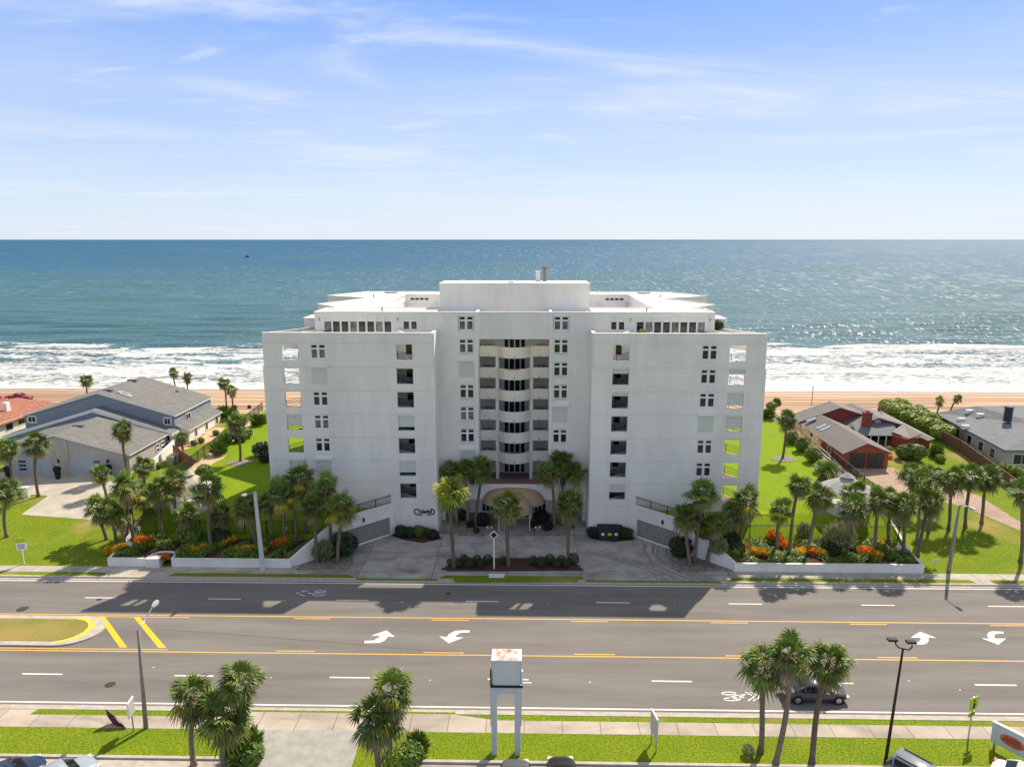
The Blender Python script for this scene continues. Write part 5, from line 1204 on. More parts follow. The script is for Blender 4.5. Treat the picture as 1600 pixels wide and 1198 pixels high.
# rear right block and single storey annex
d1 = P(304, 621, c1.z); gable(hA, c1.x-5, d1.x, Y3+12, min(yb3, Y3+26)-.3, 1.0, c1.z+1.9, c1.z-.3, c1.x-5+.1, c1.z+1.95, 'stucco', 'shingle_grey', .3)
e0, e1 = P(294, 672, 4.1), P(344, 646, 4.1)
gable(hA, c1.x-3.0, (e0.x+e1.x)/2-.2, e0.y, e1.y+1, 1.0, 6.0, 4.1, c1.x-2.9, 6.05, 'stucco', 'shingle_grey', .35)
xa = (e0.x+e1.x)/2-.2
for yy in (e0.y+2.2, e0.y+6.5, e1.y-1.2): win(hA, yy, yy+.9, 2.3, 3.7, xa, axis='x+', mull=False)
# garage side return wall facing right with small square windows, courtyard wall
for i in range(2):
    for j in range(2): win(hA, Y1+8+i*1.6, Y1+9+i*1.6, 2.2+j*.75, 2.7+j*.75, a1.x, axis='x+', mull=False, t=.08)
q0, q1 = V(256, 700, Y2), V(268, 690, Y2); win(hA, V(256, 690, Y2).x, V(267, 690, Y2).x, 3.0, 4.1, Y2, t=.12)
# courtyard wall and wooden gate
g0, g1 = G(242, 735), G(272, 700); w = MB((g0.x, g0.y, 1)); w.bar((g0.x, g0.y, 1.9), (g1.x, g1.y, 1.9), .25, 2.3); w.build('courtyard_wall', 'stucco', label='white side wall beside the grey house entry court', cat='wall')
g2, g3 = G(272, 716), G(322, 716); fence('wooden_fence', [(g2.x, g2.y), (g3.x-1.5, g3.y)], 2.2, 'wood_fence', 'orange brown board fence across the passage beside the grey house', boards=True)
for i, (x, y, lab) in enumerate(((268, 726, 'left grey wheeled bin beside the courtyard wall'), (277, 722, 'right grey wheeled bin beside the wooden fence'))):
    g = G(x, y); e = empty('wheelie_bin', g, lab, 'bin'); m1 = MB(g)
    m1.add([(g.x-.4, g.y-.35, g.z), (g.x+.4, g.y-.35, g.z), (g.x+.4, g.y+.35, g.z), (g.x-.4, g.y+.35, g.z), (g.x-.5, g.y-.45, g.z+1.3), (g.x+.5, g.y-.45, g.z+1.3), (g.x+.5, g.y+.45, g.z+1.3), (g.x-.5, g.y+.45, g.z+1.3)], [(0, 1, 5, 4), (1, 2, 6, 5), (2, 3, 7, 6), (3, 0, 4, 7), (3, 2, 1, 0), (4, 5, 6, 7)]); m1.build('bin_body', 'plastic_grey', e)
    m1 = MB(g); m1.box(g.x-.55, g.x+.55, g.y-.5, g.y+.52, g.z+1.31, g.z+1.42); m1.build('lid', 'plastic_grey', e)
for px in (91, 14, 171):
    g = G(px, 748 if px != 171 else 745); e = empty('potted_plant', g, {91: 'black potted plant between the two garage doors', 14: 'black potted plant left of the left garage door', 171: 'dark potted plant right of the right garage door'}[px], 'potted plant')
    m1 = MB(g); m1.tube([(g.x, g.y, g.z), (g.x, g.y, g.z+.9)], [.3, .42], 12); m1.build('pot', 'dark', e); inst('foliage', SH['dark'][0], e, (0, 0, .85), 0, (.9, .9, 1.1))
# --- tiled house far left
ho2 = Vector((-100, 128, 1.5)); hT = empty('house', ho2, 'white house with an orange clay tile roof at the far left edge', 'house')
ze = 4.9; xw = P(43, 646, ze).x; yN = P(0, 661, ze).y-9; yF = P(85, 628, ze).y-1
w = MB(ho2); w.add([(xw-16, yN, 1), (xw, yN, 1), (xw, yN, ze), (xw-8, yN, ze+.9), (xw-16, yN, ze), (xw-16, yF, 1), (xw, yF, 1), (xw, yF, ze), (xw-8, yF, ze+.9), (xw-16, yF, ze)], [(0, 1, 2, 3, 4), (9, 8, 7, 6, 5), (1, 6, 7, 2), (5, 0, 4, 9)]); w.build('wall', 'stucco', hT)
w = MB(ho2)
for s_ in (-1, 1): w.add([(xw-8+s_*8.6, yN-.5, ze-.15), (xw-8, yN-.5, ze+.95), (xw-8, yF+.5, ze+.95), (xw-8+s_*8.6, yF+.5, ze-.15)], [(0, 1, 2, 3)[::-s_]])
ro = w.build('roof', 'roof_tile', hT); ro.modifiers.new('s', 'SOLIDIFY').thickness = .25
for px, py in ((14, 664), (33, 655)):
    d_ = ray(px, py); t_ = xw/d_[0]; yy = d_[1]*t_; zz3 = CZ+d_[2]*t_; win(hT, yy-.9, yy+.9, zz3-.9, zz3+.4, xw, axis='x+', mull=False, t=.05)
g = P(10, 636, 6.0); w = MB(ho2); w.box(g.x-.4, g.x+.4, g.y-.5, g.y+.5, 4.9, 6.9); w.build('chimney', 'stucco_warm', hT)
# --- red house on the right
YA = 108.3; ho3 = Vector((54, YA, 1.3)); hR = empty('house', ho3, 'red brick gabled house with grey metal roofs and two chimneys right of the condominium', 'house')
l, r_, ap = V(1320, 706, YA), V(1389, 706, YA), V(1353.5, 691.5, YA)
yA1 = YA+21
gable(hR, l.x, r_.x, YA, yA1, 1.0, l.z, r_.z, ap.x, ap.z, 'brick_red', 'roof_taupe', .45)
for pa, pb in ((1327.5, 1351), (1355, 1381)):
    x0, x1 = V(pa, 715, YA).x, V(pb, 715, YA).x; mb = MB(ho3)
    for i in range(4): mb.box(x0, x1, YA-.06, YA, 1.32+i*.62, 1.32+i*.62+.59)
    mb.box(x0, x1, YA-.03, YA, 1.2, 3.8); mb.build('garage_door', 'door_dark', hR)
mb = MB(ho3); x = V(1353, 715, YA).x; mb.box(x-.1, x+.1, YA-.12, YA, 1.2, 3.9); mb.build('door_post', 'brick_red', hR)
win(hR, YA+5, YA+6, 2.2, 3.4, l.x, axis='x-', mull=False); win(hR, YA+10, YA+11, 2.2, 3.4, l.x, axis='x-', mull=False)
YC = yA1-6; cl, ca, crr = V(1246, 657, YC+6), V(1310, 640, YC+6), V(1360, 660, YC+6)
zC = 6.9; pC = P(1298, 629, zC); 
gable(hR, l.x-.6, pC.x+6.5, YC+3, pC.y, 1.0, 4.2, 4.9, pC.x, zC, 'brick_wine', 'roof_taupe', .5)
YB = 123; bl, ba, br_ = V(1318, 672, YB), V(1371, 652, YB), V(1411, 664, YB)
gable(hR, bl.x, br_.x, YB, P(1333, 632, ba.z).y, 1.0, bl.z, br_.z, ba.x, ba.z, 'brick_wine', 'roof_taupe', .5)
q = V(1371, 657.5, YB); mb = MB(ho3); mb.cyl((q.x, YB-.08, q.z-.2), (q.x, YB, q.z-.2), .55, 18); mb.build('round_window', 'skylight', hR)
for px, yy, z0, z1 in ((1355, YB-1.0, 3.5, V(1355, 645, YB-1).z), (1341, YB+9, 5.0, V(1341, 638, YB+9).z)):
    q = V(px, 650, yy); mb = MB(ho3); mb.box(q.x-.65, q.x+.65, yy-.5, yy+.5, z0, z1); mb.box(q.x-.75, q.x+.75, yy-.6, yy+.6, z1, z1+.15); mb.box(q.x-.25, q.x+.25, yy-.25, yy+.25, z1+.15, z1+.4); mb.build('chimney', 'brick_wine', hR)
f0, f1 = V(1352, 683, YB-4), V(1410, 683, YB-4)
mb = MB(ho3); mb.add([(f0.x-1, YB-4, 3.7), (f1.x, YB-4, 3.7), (f1.x, YB-.02, 4.9), (f0.x-1, YB-.02, 4.9)], [(0, 1, 2, 3)]); o = mb.build('porch_roof', 'shingle_blue', hR); o.modifiers.new('s', 'SOLIDIFY').thickness = .12
mb = MB(ho3)
for i in range(5): x = f0.x+1+i*(f1.x-f0.x-1)/4; mb.box(x-.07, x+.07, YB-3.9, YB-3.76, 1.4, 3.7)
mb.build('porch_post', 'white_frame', hR)
mb = MB(ho3); mb.box(f0.x+1, f1.x, YB-.06, YB-.01, 1.4, 3.6); mb.build('porch_window', 'glass', hR)
def rq(name, pts, mt='roof_taupe'):
    mb = MB(ho3); q = [P(*p) for p in pts]; n_ = (q[1]-q[0]).cross(q[2]-q[0]); q = q if n_.z > 0 else q[::-1]; mb.add(q, [tuple(range(len(q)))]); o = mb.build(name, mt, hR); o.modifiers.new('s', 'SOLIDIFY').thickness = .15; return q
rq('side_roof', [(1393, 674, 4.2), (1412, 662, 5.0), (1440, 678, 4.6), (1421, 685, 3.9)])
rq('rear_roof', [(1375, 641, 5.3), (1461, 685, 4.1), (1450, 688.5, 3.7), (1384, 657, 4.7)])
q = [P(1396, 679, 3.9), P(1421, 689, 3.6), P(1437, 681, 4.2), P(1456, 687, 3.7)]
for a_, b_ in ((q[0], q[1]), (q[1], q[2]), (q[2], q[3])):
    mb = MB(ho3); mb.bar((a_.x, a_.y+.5, 2.5), (b_.x, b_.y+.5, 2.5), .2, 2.6); mb.build('side_wall', 'brick_wine', hR)
for px, py, zt in ((1268, 655.5, 5.5), (1283.5, 666.5, 5.4), (1289.5, 669.5, 5.2)):
    sl = (zC-4.2)/(pC.x-l.x+.6) if py < 660 else (ap.z-l.z)/(ap.x-l.x)
    g = roofhit(px, py, (lambda x, y: 4.2+(x-l.x+.6)*sl+.27) if py < 660 else (lambda x, y: l.z+(x-l.x)*sl+.25))
    mb = MB(ho3); mb.obox(g, (1.7, .8, .16), 0, 0, Matrix.Rotation(-math.atan(sl), 3, 'Y')); mb.build('skylight', 'skylight', hR)
# --- grey house far right
ho4 = Vector((88, 118, 2)); hG = empty('house', ho4, 'low grey house with a hipped shingle roof and skylights at the right edge', 'house')
q0 = V(1478, 665, 136); ex, ey = P(1460, 645, 4.6).x, P(1460, 645, 4.6).y; fx, fy = P(1570, 703, 4.6).x, P(1570, 703, 4.6).y
mb = MB(ho4); mb.prism([(ex+1, ey-1), (fx+.6, fy+.8), (fx+30, fy+.8), (fx+34, ey-1)], 1.0, 4.5); mb.build('wall', 'siding_grey', hG)
rx, ry = P(1525, 635, 6.6).x, P(1525, 635, 6.6).y
mb = MB(ho4); mb.add([(ex, ey, 4.6), (fx, fy, 4.6), (fx+34, fy, 4.6), (ex+34, ey+1, 4.6), (rx, ry, 6.7), (fx+12, fy+8, 6.4), (fx+34, fy+10, 6.4), (rx+16, ry+1, 6.7)], [(0, 1, 5, 4), (1, 2, 6, 5), (4, 5, 6, 7), (0, 4, 7, 3), (2, 3, 7, 6)])
o = mb.build('roof', 'shingle_blue', hG); o.modifiers.new('s', 'SOLIDIFY').thickness = .25
d = Vector((fx-ex, fy-ey, 0)); Ld = d.length; d.normalize(); nrm = Vector((-d.y, d.x, 0)); nrm = -nrm if nrm.x > 0 else nrm
for t in (.12, .3, .5, .68, .85):
    c = Vector((ex+1, ey-1, 0))+(Vector((fx+.6, fy+.8, 0))-Vector((ex+1, ey-1, 0)))*t+nrm*.05; mb = MB(ho4)
    mb.obox((c.x, c.y, 2.9), (1.5, .1, 1.6), atan2(d.y, d.x)); f = mb.build('window', 'white_frame', hG); mb = MB(ho4); mb.obox((c.x+nrm.x*.06, c.y+nrm.y*.06, 2.9), (1.25, .06, 1.35), atan2(d.y, d.x)); mb.build('pane', 'glass', f)
for t0_ in (2.0, 8.0, 14): win(hG, fx+t0_, fx+t0_+2.6, 2.1, 3.7, fy+.8, mull=True)
for px, py, zk_ in ((1515, 640, 6.2), (1532, 646, 6.1), (1502.5, 653, 5.35), (1509, 664, 5.25)):
    g = P(px, py, zk_); mb = MB(ho4); mb.box(g.x-.6, g.x+.6, g.y-.3, g.y+.3, zk_-.7, zk_); mb.build('skylight', 'white_frame', hG)
g = P(1575, 650, 6.9); mb = MB(ho4); mb.cyl((g.x, g.y, 6.0), (g.x, g.y, 8.4), .65, 12); mb.cyl((g.x, g.y, 8.4), (g.x, g.y, 8.6), .75, 12); mb.build('chimney', 'car_navy', hG)
pts = [P(1602, 766, 2.2), P(1500, 701, 2.2), P(1440, 672, 2.4), P(1372, 637, 2.4)]
fence('wooden_fence', [(p.x, p.y) for p in pts], 2.0, 'wood_dark', 'long dark brown board fence between the red house drive and the grey house', boards=True)
pts = [(XC+outer(y)+1.2, y) for y in (90, 104, 120, 134)]
fence('wooden_fence', pts, 2.1, 'wood_grey', 'weathered grey board fence along the side of the red house', boards=True)
mb = MB(P(1240, 651, 2)); p = P(1268, 634, 0); mb = MB((p.x, p.y, 0)); mb.cyl((p.x, p.y, 0), (p.x, p.y, 4.2), .08, 8); mb.obox((p.x, p.y, 4.25), (.5, .2, .12)); mb.build('dune_post', 'pole_wood', label='thin post standing behind the left edge of the red house roof', cat='post')
st = P(305, 636, .5); mb = MB(st)
for s_ in (0, 1.4):
    mb.bar((st.x+s_, st.y, 1.2), (st.x+s_+5, st.y+1, -.8), .1, .2)
    for i in range(6): mb.bar((st.x+s_+i, st.y+i*.2, 1.2-i*.4), (st.x+s_+i, st.y+i*.2, 2.3-i*.4), .08)
    mb.bar((st.x+s_, st.y, 2.3), (st.x+s_+5, st.y+1, .3), .08)
mb.build('beach_stairs', 'white_box', label='pale wooden beach stairs beyond the grey roof corner', cat='stairs')
# ================================================================== GAZEBOS
def gazebo(cx, cy, z, R, label, roofm, lat=True, rot=0):
    e = empty('gazebo', (cx, cy, z), label, 'gazebo'); n = 8; pts = [(cx+R*cos(2*pi*k/n+rot), cy+R*sin(2*pi*k/n+rot)) for k in range(n)]
    m = MB((cx, cy, z)); m.prism([(cx+(x-cx)*1.02, cy+(y-cy)*1.02) for x, y in pts], z-.3, z+.18); m.build('floor', 'white_box', e)
    for x, y in pts: m = MB((cx, cy, z)); m.box(x-.09, x+.09, y-.09, y+.09, z+.18, z+2.75); m.build('post', 'white_frame', e)
    m = MB((cx, cy, z))
    for k in range(n):
        a, b = Vector((*pts[k], z)), Vector((*pts[(k+1) % n], z))
        for h in (.35, 1.15, 2.1, 2.7): m.bar(a+Vector((0, 0, h)), b+Vector((0, 0, h)), .09)
        if k != 1:
            m.bar(a+Vector((0, 0, .35)), b+Vector((0, 0, 1.15)), .06); m.bar(a+Vector((0, 0, 1.15)), b+Vector((0, 0, .35)), .06)
    m.build('lattice_rail', 'white_frame', e)
    m = MB((cx, cy, z)); s = 1.18; ring = [(cx+(x-cx)*s, cy+(y-cy)*s, z+2.6) for x, y in pts]; top = [(cx+(x-cx)*.22, cy+(y-cy)*.22, z+4.0) for x, y in pts]
    m.add(ring+top, [(k, (k+1) % n, n+(k+1) % n, n+k) for k in range(n)]+[tuple(range(n-1, -1, -1))])
    r2 = [(cx+(x-cx)*.3, cy+(y-cy)*.3, z+4.15) for x, y in pts]; m.add(r2+[(cx, cy, z+4.75)], [(k, (k+1) % n, n) for k in range(n)]+[tuple(range(n-1, -1, -1))]); 
    for x, y, zt_ in top: pass
    m.add([(x, y, z+4.0) for x, y, _ in top]+[(x, y, z+4.15) for x, y, _ in top], [(k, (k+1) % n, n+(k+1) % n, n+k) for k in range(n)])
    m.build('roof', roofm, e); return e
g = G(291, 800); gazebo(g.x, g.y+1.5, H(g.x, g.y+1.5), 2.6, 'white lattice gazebo with tan roof among the left grove palms', 'gazebo_roof_tan', rot=.2)
g = G(1326, 800); gazebo(g.x, g.y+1.2, H(g.x, g.y+1.2), 2.9, 'grey roofed gazebo with lattice rail on the right lawn', 'gazebo_roof', rot=.25)
# ================================================================== VEHICLES
def car(name, kind, paint, loc, rz, label, L=4.9, W=1.95, cat=None, sc_=1.0, roofm=None):
    e = empty(name, loc, label, cat or 'car', rz=rz); e.scale = (sc_,)*3; h = L/2; w = W/2
    if kind == 'sedan':
        prof = [(-h, .45, .62, .86), (-h+.12, .30, .95, .95), (-h+.9, .22, 1.02, 1), (-h+1.5, .2, 1.0, 1), (0, .2, .98, 1), (h-1.5, .2, .98, 1), (h-1.0, .22, .92, .99), (h-.35, .26, .78, .93), (h-.02, .36, .60, .80)]; cab = [(-h+.75, 1.0, .05), (-h+1.5, 1.0, .42), (-.1, 1.0, .50), (.35, 1.0, .49), (h-1.35, .97, .03)]
    elif kind == 'suv':
        prof = [(-h, .5, .85, .88), (-h+.1, .34, 1.15, .96), (-h+.8, .26, 1.16, 1), (0, .26, 1.14, 1), (h-1.4, .26, 1.12, 1), (h-.9, .3, 1.08, .99), (h-.25, .34, .98, .93), (h-.02, .44, .75, .82)]; cab = [(-h+.08, 1.15, .12), (-h+.5, 1.15, .62), (0, 1.13, .66), (.45, 1.13, .62), (h-1.25, 1.1, .03)]
    elif kind == 'pickup':
        prof = [(-h, .55, 1.05, .95), (-h+.05, .45, 1.15, .97), (-h+1.0, .4, 1.15, 1), (0, .38, 1.16, 1), (h-1.4, .38, 1.18, 1), (h-.9, .4, 1.16, .99), (h-.2, .42, 1.08, .95), (h-.02, .5, .85, .86)]; cab = [(-.95, 1.15, .1), (-.75, 1.15, .66), (.2, 1.15, .68), (.55, 1.15, .62), (1.15, 1.15, .03)]
    else:
        prof = [(-h, .5, .80, .85), (-h+.1, .3, 1.02, .95), (-h+.7, .22, 1.05, 1), (0, .2, 1.02, 1), (h-1.3, .2, 1.0, 1), (h-.8, .24, .94, .98), (h-.25, .28, .82, .9), (h-.02, .38, .62, .78)]; cab = [(-h+.1, 1.0, .08), (-h+.55, 1.02, .46), (0, 1.02, .54), (.35, 1.01, .50), (h-1.15, .98, .03)]
    b = MB(); ring = lambda x, z0, z1, k: [(x, -w*k*.90, z0), (x, -w*k, z0+.16), (x, -w*k, z1-.22), (x, -w*k*.955, z1-.06), (x, -w*k*.80, z1), (x, 0, z1+.035), (x, w*k*.80, z1), (x, w*k*.955, z1-.06), (x, w*k, z1-.22), (x, w*k, z0+.16), (x, w*k*.90, z0)]
    vs = []; n = 11
    for x, z0, z1, k in prof: vs += ring(x, z0, z1, k)
    m = len(prof); b.add(vs, [(i*n+j, (i+1)*n+j, (i+1)*n+(j+1) % n, i*n+(j+1) % n)[::-1] for i in range(m-1) for j in range(n)]+[tuple(range(n)), tuple((m-1)*n+j for j in range(n))[::-1]])
    bo = b.build('body', paint, e, smooth=True); md_ = bo.modifiers.new('s', 'SUBSURF'); md_.levels = 1; md_.render_levels = 1
    g = MB(); vs = []
    for x, z, hh in cab: vs += [(x, -w*.90, z-.06), (x, -w*.80+.10*hh*-1*-1, z+hh*.97), (x, 0, z+hh*1.06), (x, w*.80-.10*hh, z+hh*.97), (x, w*.90, z-.06)]
    m = len(cab); g.add(vs, [(i*5+j, i*5+j+1, (i+1)*5+j+1, (i+1)*5+j) for i in range(m-1) for j in range(4)]+[(0, 1, 2, 3, 4), tuple((m-1)*5+j for j in (4, 3, 2, 1, 0))])
    g.build('windows', 'car_glass', e, smooth=False)
    r = MB(); cs = [c for c in cab if c[2] > .35]; vs = []
    for i, (x, z, hh) in enumerate(cs):
        x2 = x-(.12 if i == 0 else 0)+(.05 if i == len(cs)-1 else 0)
        vs += [(x2, -w*.82+.08*hh, z+hh*.90), (x2, -w*.74+.08*hh, z+hh+.03), (x2, 0, z+hh*1.06+.03), (x2, w*.74-.08*hh, z+hh+.03), (x2, w*.82-.08*hh, z+hh*.90)]
    m = len(cs); r.add(vs, [(i*5+j, i*5+j+1, (i+1)*5+j+1, (i+1)*5+j) for i in range(m-1) for j in range(4)])
    for s in (-1, 1):   # pillars
        for i, (x, z, hh) in enumerate(cab[1:-1]): r.bar((x+.06, s*(w*.9+.005), z-.05), (x, s*(w*.80-.08*hh+.02), z+hh*.95), .09, .05)
        x, z, hh = cab[-2]; X, Z, _ = cab[-1]; r.bar((x, s*(w*.80-.10*hh+.01), z+hh*.98), (X, s*(w*.86), Z+.02), .08, .06)
        x, z, hh = cab[1]; X, Z, _ = cab[0]; r.bar((x, s*(w*.80-.10*hh+.01), z+hh*.98), (X, s*(w*.86), Z+.02), .10, .06)
    ro = r.build('car_roof', roofm or paint, e, smooth=True); ro.modifiers.new('s', 'SOLIDIFY').thickness = .03
    if kind == 'suv':
        r = MB()
        for s in (-1, 1): r.bar((-h+.6, s*.62, 1.90), (.3, s*.62, 1.90), .05, .07)
        r.build('roof_rails', 'dark', e)
    if kind == 'pickup':
        r = MB(); r.box(-h+.12, -1.05, -w*.78, w*.78, 1.08, 1.20); r.build('truck_bed', 'dark', e)
    rad = .36 if kind != 'suv' and kind != 'pickup' else .42
    for x in (-h+.95, h-.92):
        for s in (-1, 1):
            t = MB(); t.cyl((x, s*(w-.2), rad), (x, s*(w+.02), rad), rad, 20); to = t.build('wheel', 'tyre', e); t = MB(); t.cyl((x, s*(w-.1), rad), (x, s*(w+.035), rad), rad*.62, 12); t.build('rim', 'rim', to)
            a = MB(); a.cyl((x, s*(w-.25), rad+.02), (x, s*(w+.006), rad+.02), rad*1.17, 20); a.build('wheel_arch', 'dark', e)
    zf = prof[-2][2]-.12; zb = prof[1][2]-.2
    for s in (-1, 1):
        t = MB(); t.obox((h-.2, s*w*.70, zf-.08), (.28, .42, .15), s*-.3); t.build('headlight', 'lamp_clear', e)
        t = MB(); t.obox((-h+.1, s*w*.74, zb), (.14, .40, .2), 0); t.build('tail_light', 'lamp_red', e)
        t = MB(); t.obox((cab[-1][0]-.55, s*(w+.1), cab[-1][1]+.05), (.16, .26, .15), 0); t.build('wing_mirror', paint, e)
    t = MB(); t.box(h-.16, h+.0, -w*.45, w*.45, zf-.28, zf-.12); t.build('grille', 'dark', e)
    return e
p = P(1272, 1091, .01); car('sedan', 'sedan', 'car_slate', (p.x, p.y+.2, .01), 0, 'dark grey sedan driving right on the near lane behind the palm trunks', L=5.1)
pk = .13
def at(px, py, dx=0, dy=0): q = P(px, py, pk); return (q.x+dx, q.y+dy, pk)
q = P(150, 1188, .9); car('hatchback', 'hatch', 'car_silver', (q.x-1.6, q.y-1.5, pk), radians(52), 'silver car with a dark sunroof parked at the bottom left', L=4.6); 
q = P(70, 1188, .9); car('hatchback', 'hatch', 'car_navy', (q.x-1.6, q.y-1.5, pk), radians(52), 'dark navy car parked at the bottom left beside the silver one', L=4.6)
q = P(806, 1180, 1.0); car('hatchback', 'hatch', 'car_grey', (q.x, q.y-2.35, pk), radians(90), 'grey car cut by the bottom edge below the tall sign', L=4.6)
q = P(877, 1175, 1.0); car('sedan', 'sedan', 'car_black', (q.x, q.y-2.45, pk), radians(92), 'black car cut by the bottom edge right of the tall sign', L=4.8)
q = P(1405, 1168, 1.8); car('suv', 'suv', 'car_suv', (q.x+.8, q.y-1.75, pk), radians(-52), 'silver grey suv with roof rails parked beside the twin lamp post', L=4.7, sc_=.92)
q = P(1548, 1188, 1.1); car('sedan', 'sedan', 'car_white', (q.x+1.8, q.y-1.7, pk), radians(-42), 'white sedan cut by the bottom edge at the right', L=4.8)
q = P(30, 621, -1.0); car('pickup', 'pickup', 'car_red', (q.x, q.y, Hb(q.y)), radians(8), 'red pickup truck on the beach, the right one of two', L=6.0, W=2.1, cat='truck')
q = P(5, 623, -1.0); car('pickup', 'pickup', 'car_red', (q.x-1, q.y-1.5, Hb(q.y-1.5)), radians(-8), 'red vehicle on the beach cut by the left edge', L=5.6, W=2.1, cat='truck')
g = G(1259, 690); car('hatchback', 'hatch', 'car_blue', (XC+outer(118)+3.6, 119, H(60, 119)), radians(-95), 'blue grey car parked beside the red house behind the pampas grass', L=4.4)
# ================================================================== STREET FURNITURE
# tall concrete sign structure without its faces
b = P(785, 1178, .13); X0, X1 = V(764, 1100, b.y).x, V(817, 1100, b.y).x; cx = (X0+X1)/2
e = empty('sign_tower', (cx, b.y, .13), 'tall pale sign tower on two legs with a rusty red top by the near pavement', 'sign tower')
def U(px, py): return V(px, py, b.y)
m = MB(e.location); zt = U(790, 1031).z; zm = U(790, 1068).z; yb_, yf_ = b.y+.9, b.y-.15
xa, xb_ = U(768, 1050).x, U(815, 1050).x
m.box(xa+.12, xb_-.12, yf_, yb_+.4, zm, zt); m.box(xa, xa+.14, yf_+.1, yb_+.3, zm, zt+.02); m.box(xb_-.14, xb_, yf_+.1, yb_+.3, zm, zt+.02); m.build('sign_box', 'sign_grey', e)
m = MB(e.location); m.box(xa, xb_, yf_, yb_+.4, zt+.021, zt+.07); m.build('top_plate', 'roof_white', e)
for fx_ in (.3, .62):
    m = MB(e.location); m.box(xa+.12+(xb_-xa)*fx_, xa+.15+(xb_-xa)*fx_, yf_-.004, yf_, zm, zt); m.build('seam', 'groove', e)
m = MB(e.location); m.box(xa+.28, xb_-.28, yf_+.05, yb_+.34, zt+.071, zt+.09); m.build('rusty_tray', 'rust', e)
m = MB(e.location); m.box(xa+.95, xb_-.35, yf_+.3, yf_+.75, zt+.091, zt+.12); m.build('hatch', 'roof_white', e)
m = MB(e.location); m.box(xa-.08, xb_+.1, yf_-.1, yf_+.02, zm-.14, zm-.02); m.box(xa-.1, xa-.02, yf_, yf_+.5, zm-.1, zm+1.0); m.build('bracket', 'dark', e)
m = MB(e.location); m.box(xb_+.0, xb_+.1, yf_, yf_+.2, zm-.1, zm+1.1); m.box(xb_+.1, xb_+.7, yf_, yf_+.08, zm+.1, zm+.2); m.build('bracket', 'white_frame', e)
for s in (-1, 1):
    m = MB(e.location); xo = cx+s*(xb_-xa+.1)/2; xi = cx+s*.62; xm = cx+s*(.62+.42)
    zl = U(775, 1133).z
    m.box(min(xi, xm), max(xi, xm), yf_+.05, yf_+.5, .0, zm-.14); m.box(min(xm, xo), max(xm, xo), yf_+.1, yf_+.42, zl, zm-.14); m.build('leg', 'sign_grey', e)
m = MB(e.location); m.box(cx-.62, cx+.62, yf_+.1, yf_+.42, U(790, 1083).z, zm-.14); m.build('cross_beam', 'sign_grey', e)
# twin-headed car park lamp
def stlamp(name, bx, by, tx, ty, label, mt, r0, r1, arms, zb=.13, round_=True, head='plastic_grey'):
    b = P(bx, by, zb); t = V(tx, ty, b.y); e = empty(name, b, label, 'street lamp'); m = MB(b); m.tube([(b.x, b.y, zb-.1), (t.x, t.y, t.z)], [r0, r1], 10 if round_ else 4); m.build('pole', mt, e, smooth=round_)
    for arm, hd in arms:
        q = [Vector((t.x, b.y, t.z))]+[V(x, y, b.y+dy) for x, y, dy in arm]
        m = MB(b); m.tube(q, .05, 8); m.build('arm', 'steel' if head != 'dark' else 'iron', e, smooth=True)
        m = MB(b); d = (q[-1]-q[-2]); d.z *= .3; d.normalize(); c = q[-1]+d*.3
        if hd == 'cobra':
            R = []; 
            for i, (f, ww, hh) in enumerate(((0, .10, .06), (.25, .16, .09), (.6, .22, .10), (.9, .14, .06))):
                o = q[-1]+d*f; sd = Vector((-d.y, d.x, 0)); R += [o-sd*ww-Vector((0, 0, hh)), o+sd*ww-Vector((0, 0, hh)), o+sd*ww*.7+Vector((0, 0, hh)), o-sd*ww*.7+Vector((0, 0, hh))]
            m.add(R, [(i*4+j, i*4+(j+1) % 4, (i+1)*4+(j+1) % 4, (i+1)*4+j) for i in range(3) for j in range(4)]+[(3, 2, 1, 0), (12, 13, 14, 15)])
        else: m.obox(c, (.62, .36, .15), 0)
        m.build('lamp_head', head, e)
    return e
stlamp('street_lamp', 1383, 1192, 1411, 1013, 'dark car park lamp post with two heads on curved arms', 'iron', .12, .07, [([(1404, 1011, 0), (1400, 1007, 0), (1399, 1003, 0)], 'flat'), ([(1420, 1015, 0), (1425, 1011, 0), (1425, 1008, 0)], 'flat')], head='dark')
stlamp('street_lamp', 228, 1137, 216, 984, 'brown wooden pole street lamp leaning beside the near pavement', 'pole_wood', .17, .11, [([(224, 972, 1.0), (238, 948, 2.6)], 'cobra')])
stlamp('street_lamp', 411, 891, 398, 768, 'tall square white street light pole in front of the left planter', 'pole_concrete', .30, .17, [([(393, 771, -.6), (386, 771, -1.4)], 'cobra')], round_=False)
stlamp('street_lamp', 1482, 893, 1499, 790, 'tall concrete street light pole on the right verge', 'wood_grey', .22, .13, [([(1505, 789, -.4), (1514, 792, -1.2)], 'cobra')], round_=True)
# diamond sign on a white post by the forecourt island
b = P(772, 889, .14); t = V(772, 835, b.y); e = empty('diamond_sign', b, 'black diamond panel with white border on a white post in the forecourt island', 'sign')
m = MB(b); m.box(b.x-.07, b.x+.07, b.y-.06, b.y+.06, 0, t.z-.4); m.build('post', 'white_frame', e)
for k, (r, mt, y) in enumerate(((.52, 'white_frame', -.0), (.36, 'dark', -.05))):
    m = MB(b); m.add([(b.x+sx_*r*(1 if sz_ == 0 else 0), b.y-.07+y+dy, t.z+sz_*r) for dy in (0, .045) for sx_, sz_ in ((0, -1), (1, 0), (0, 1), (-1, 0))], [(0, 1, 2, 3), (7, 6, 5, 4), (0, 4, 5, 1), (1, 5, 6, 2), (2, 6, 7, 3), (3, 7, 4, 0)]); m.build('panel_border' if k == 0 else 'panel', mt, e)
m = MB(b); q = P(776, 899, .14); m.box(q.x-.85, q.x+.85, q.y-.5, q.y+.5, .135, .15); m.build('base_pad', 'white_box', e)
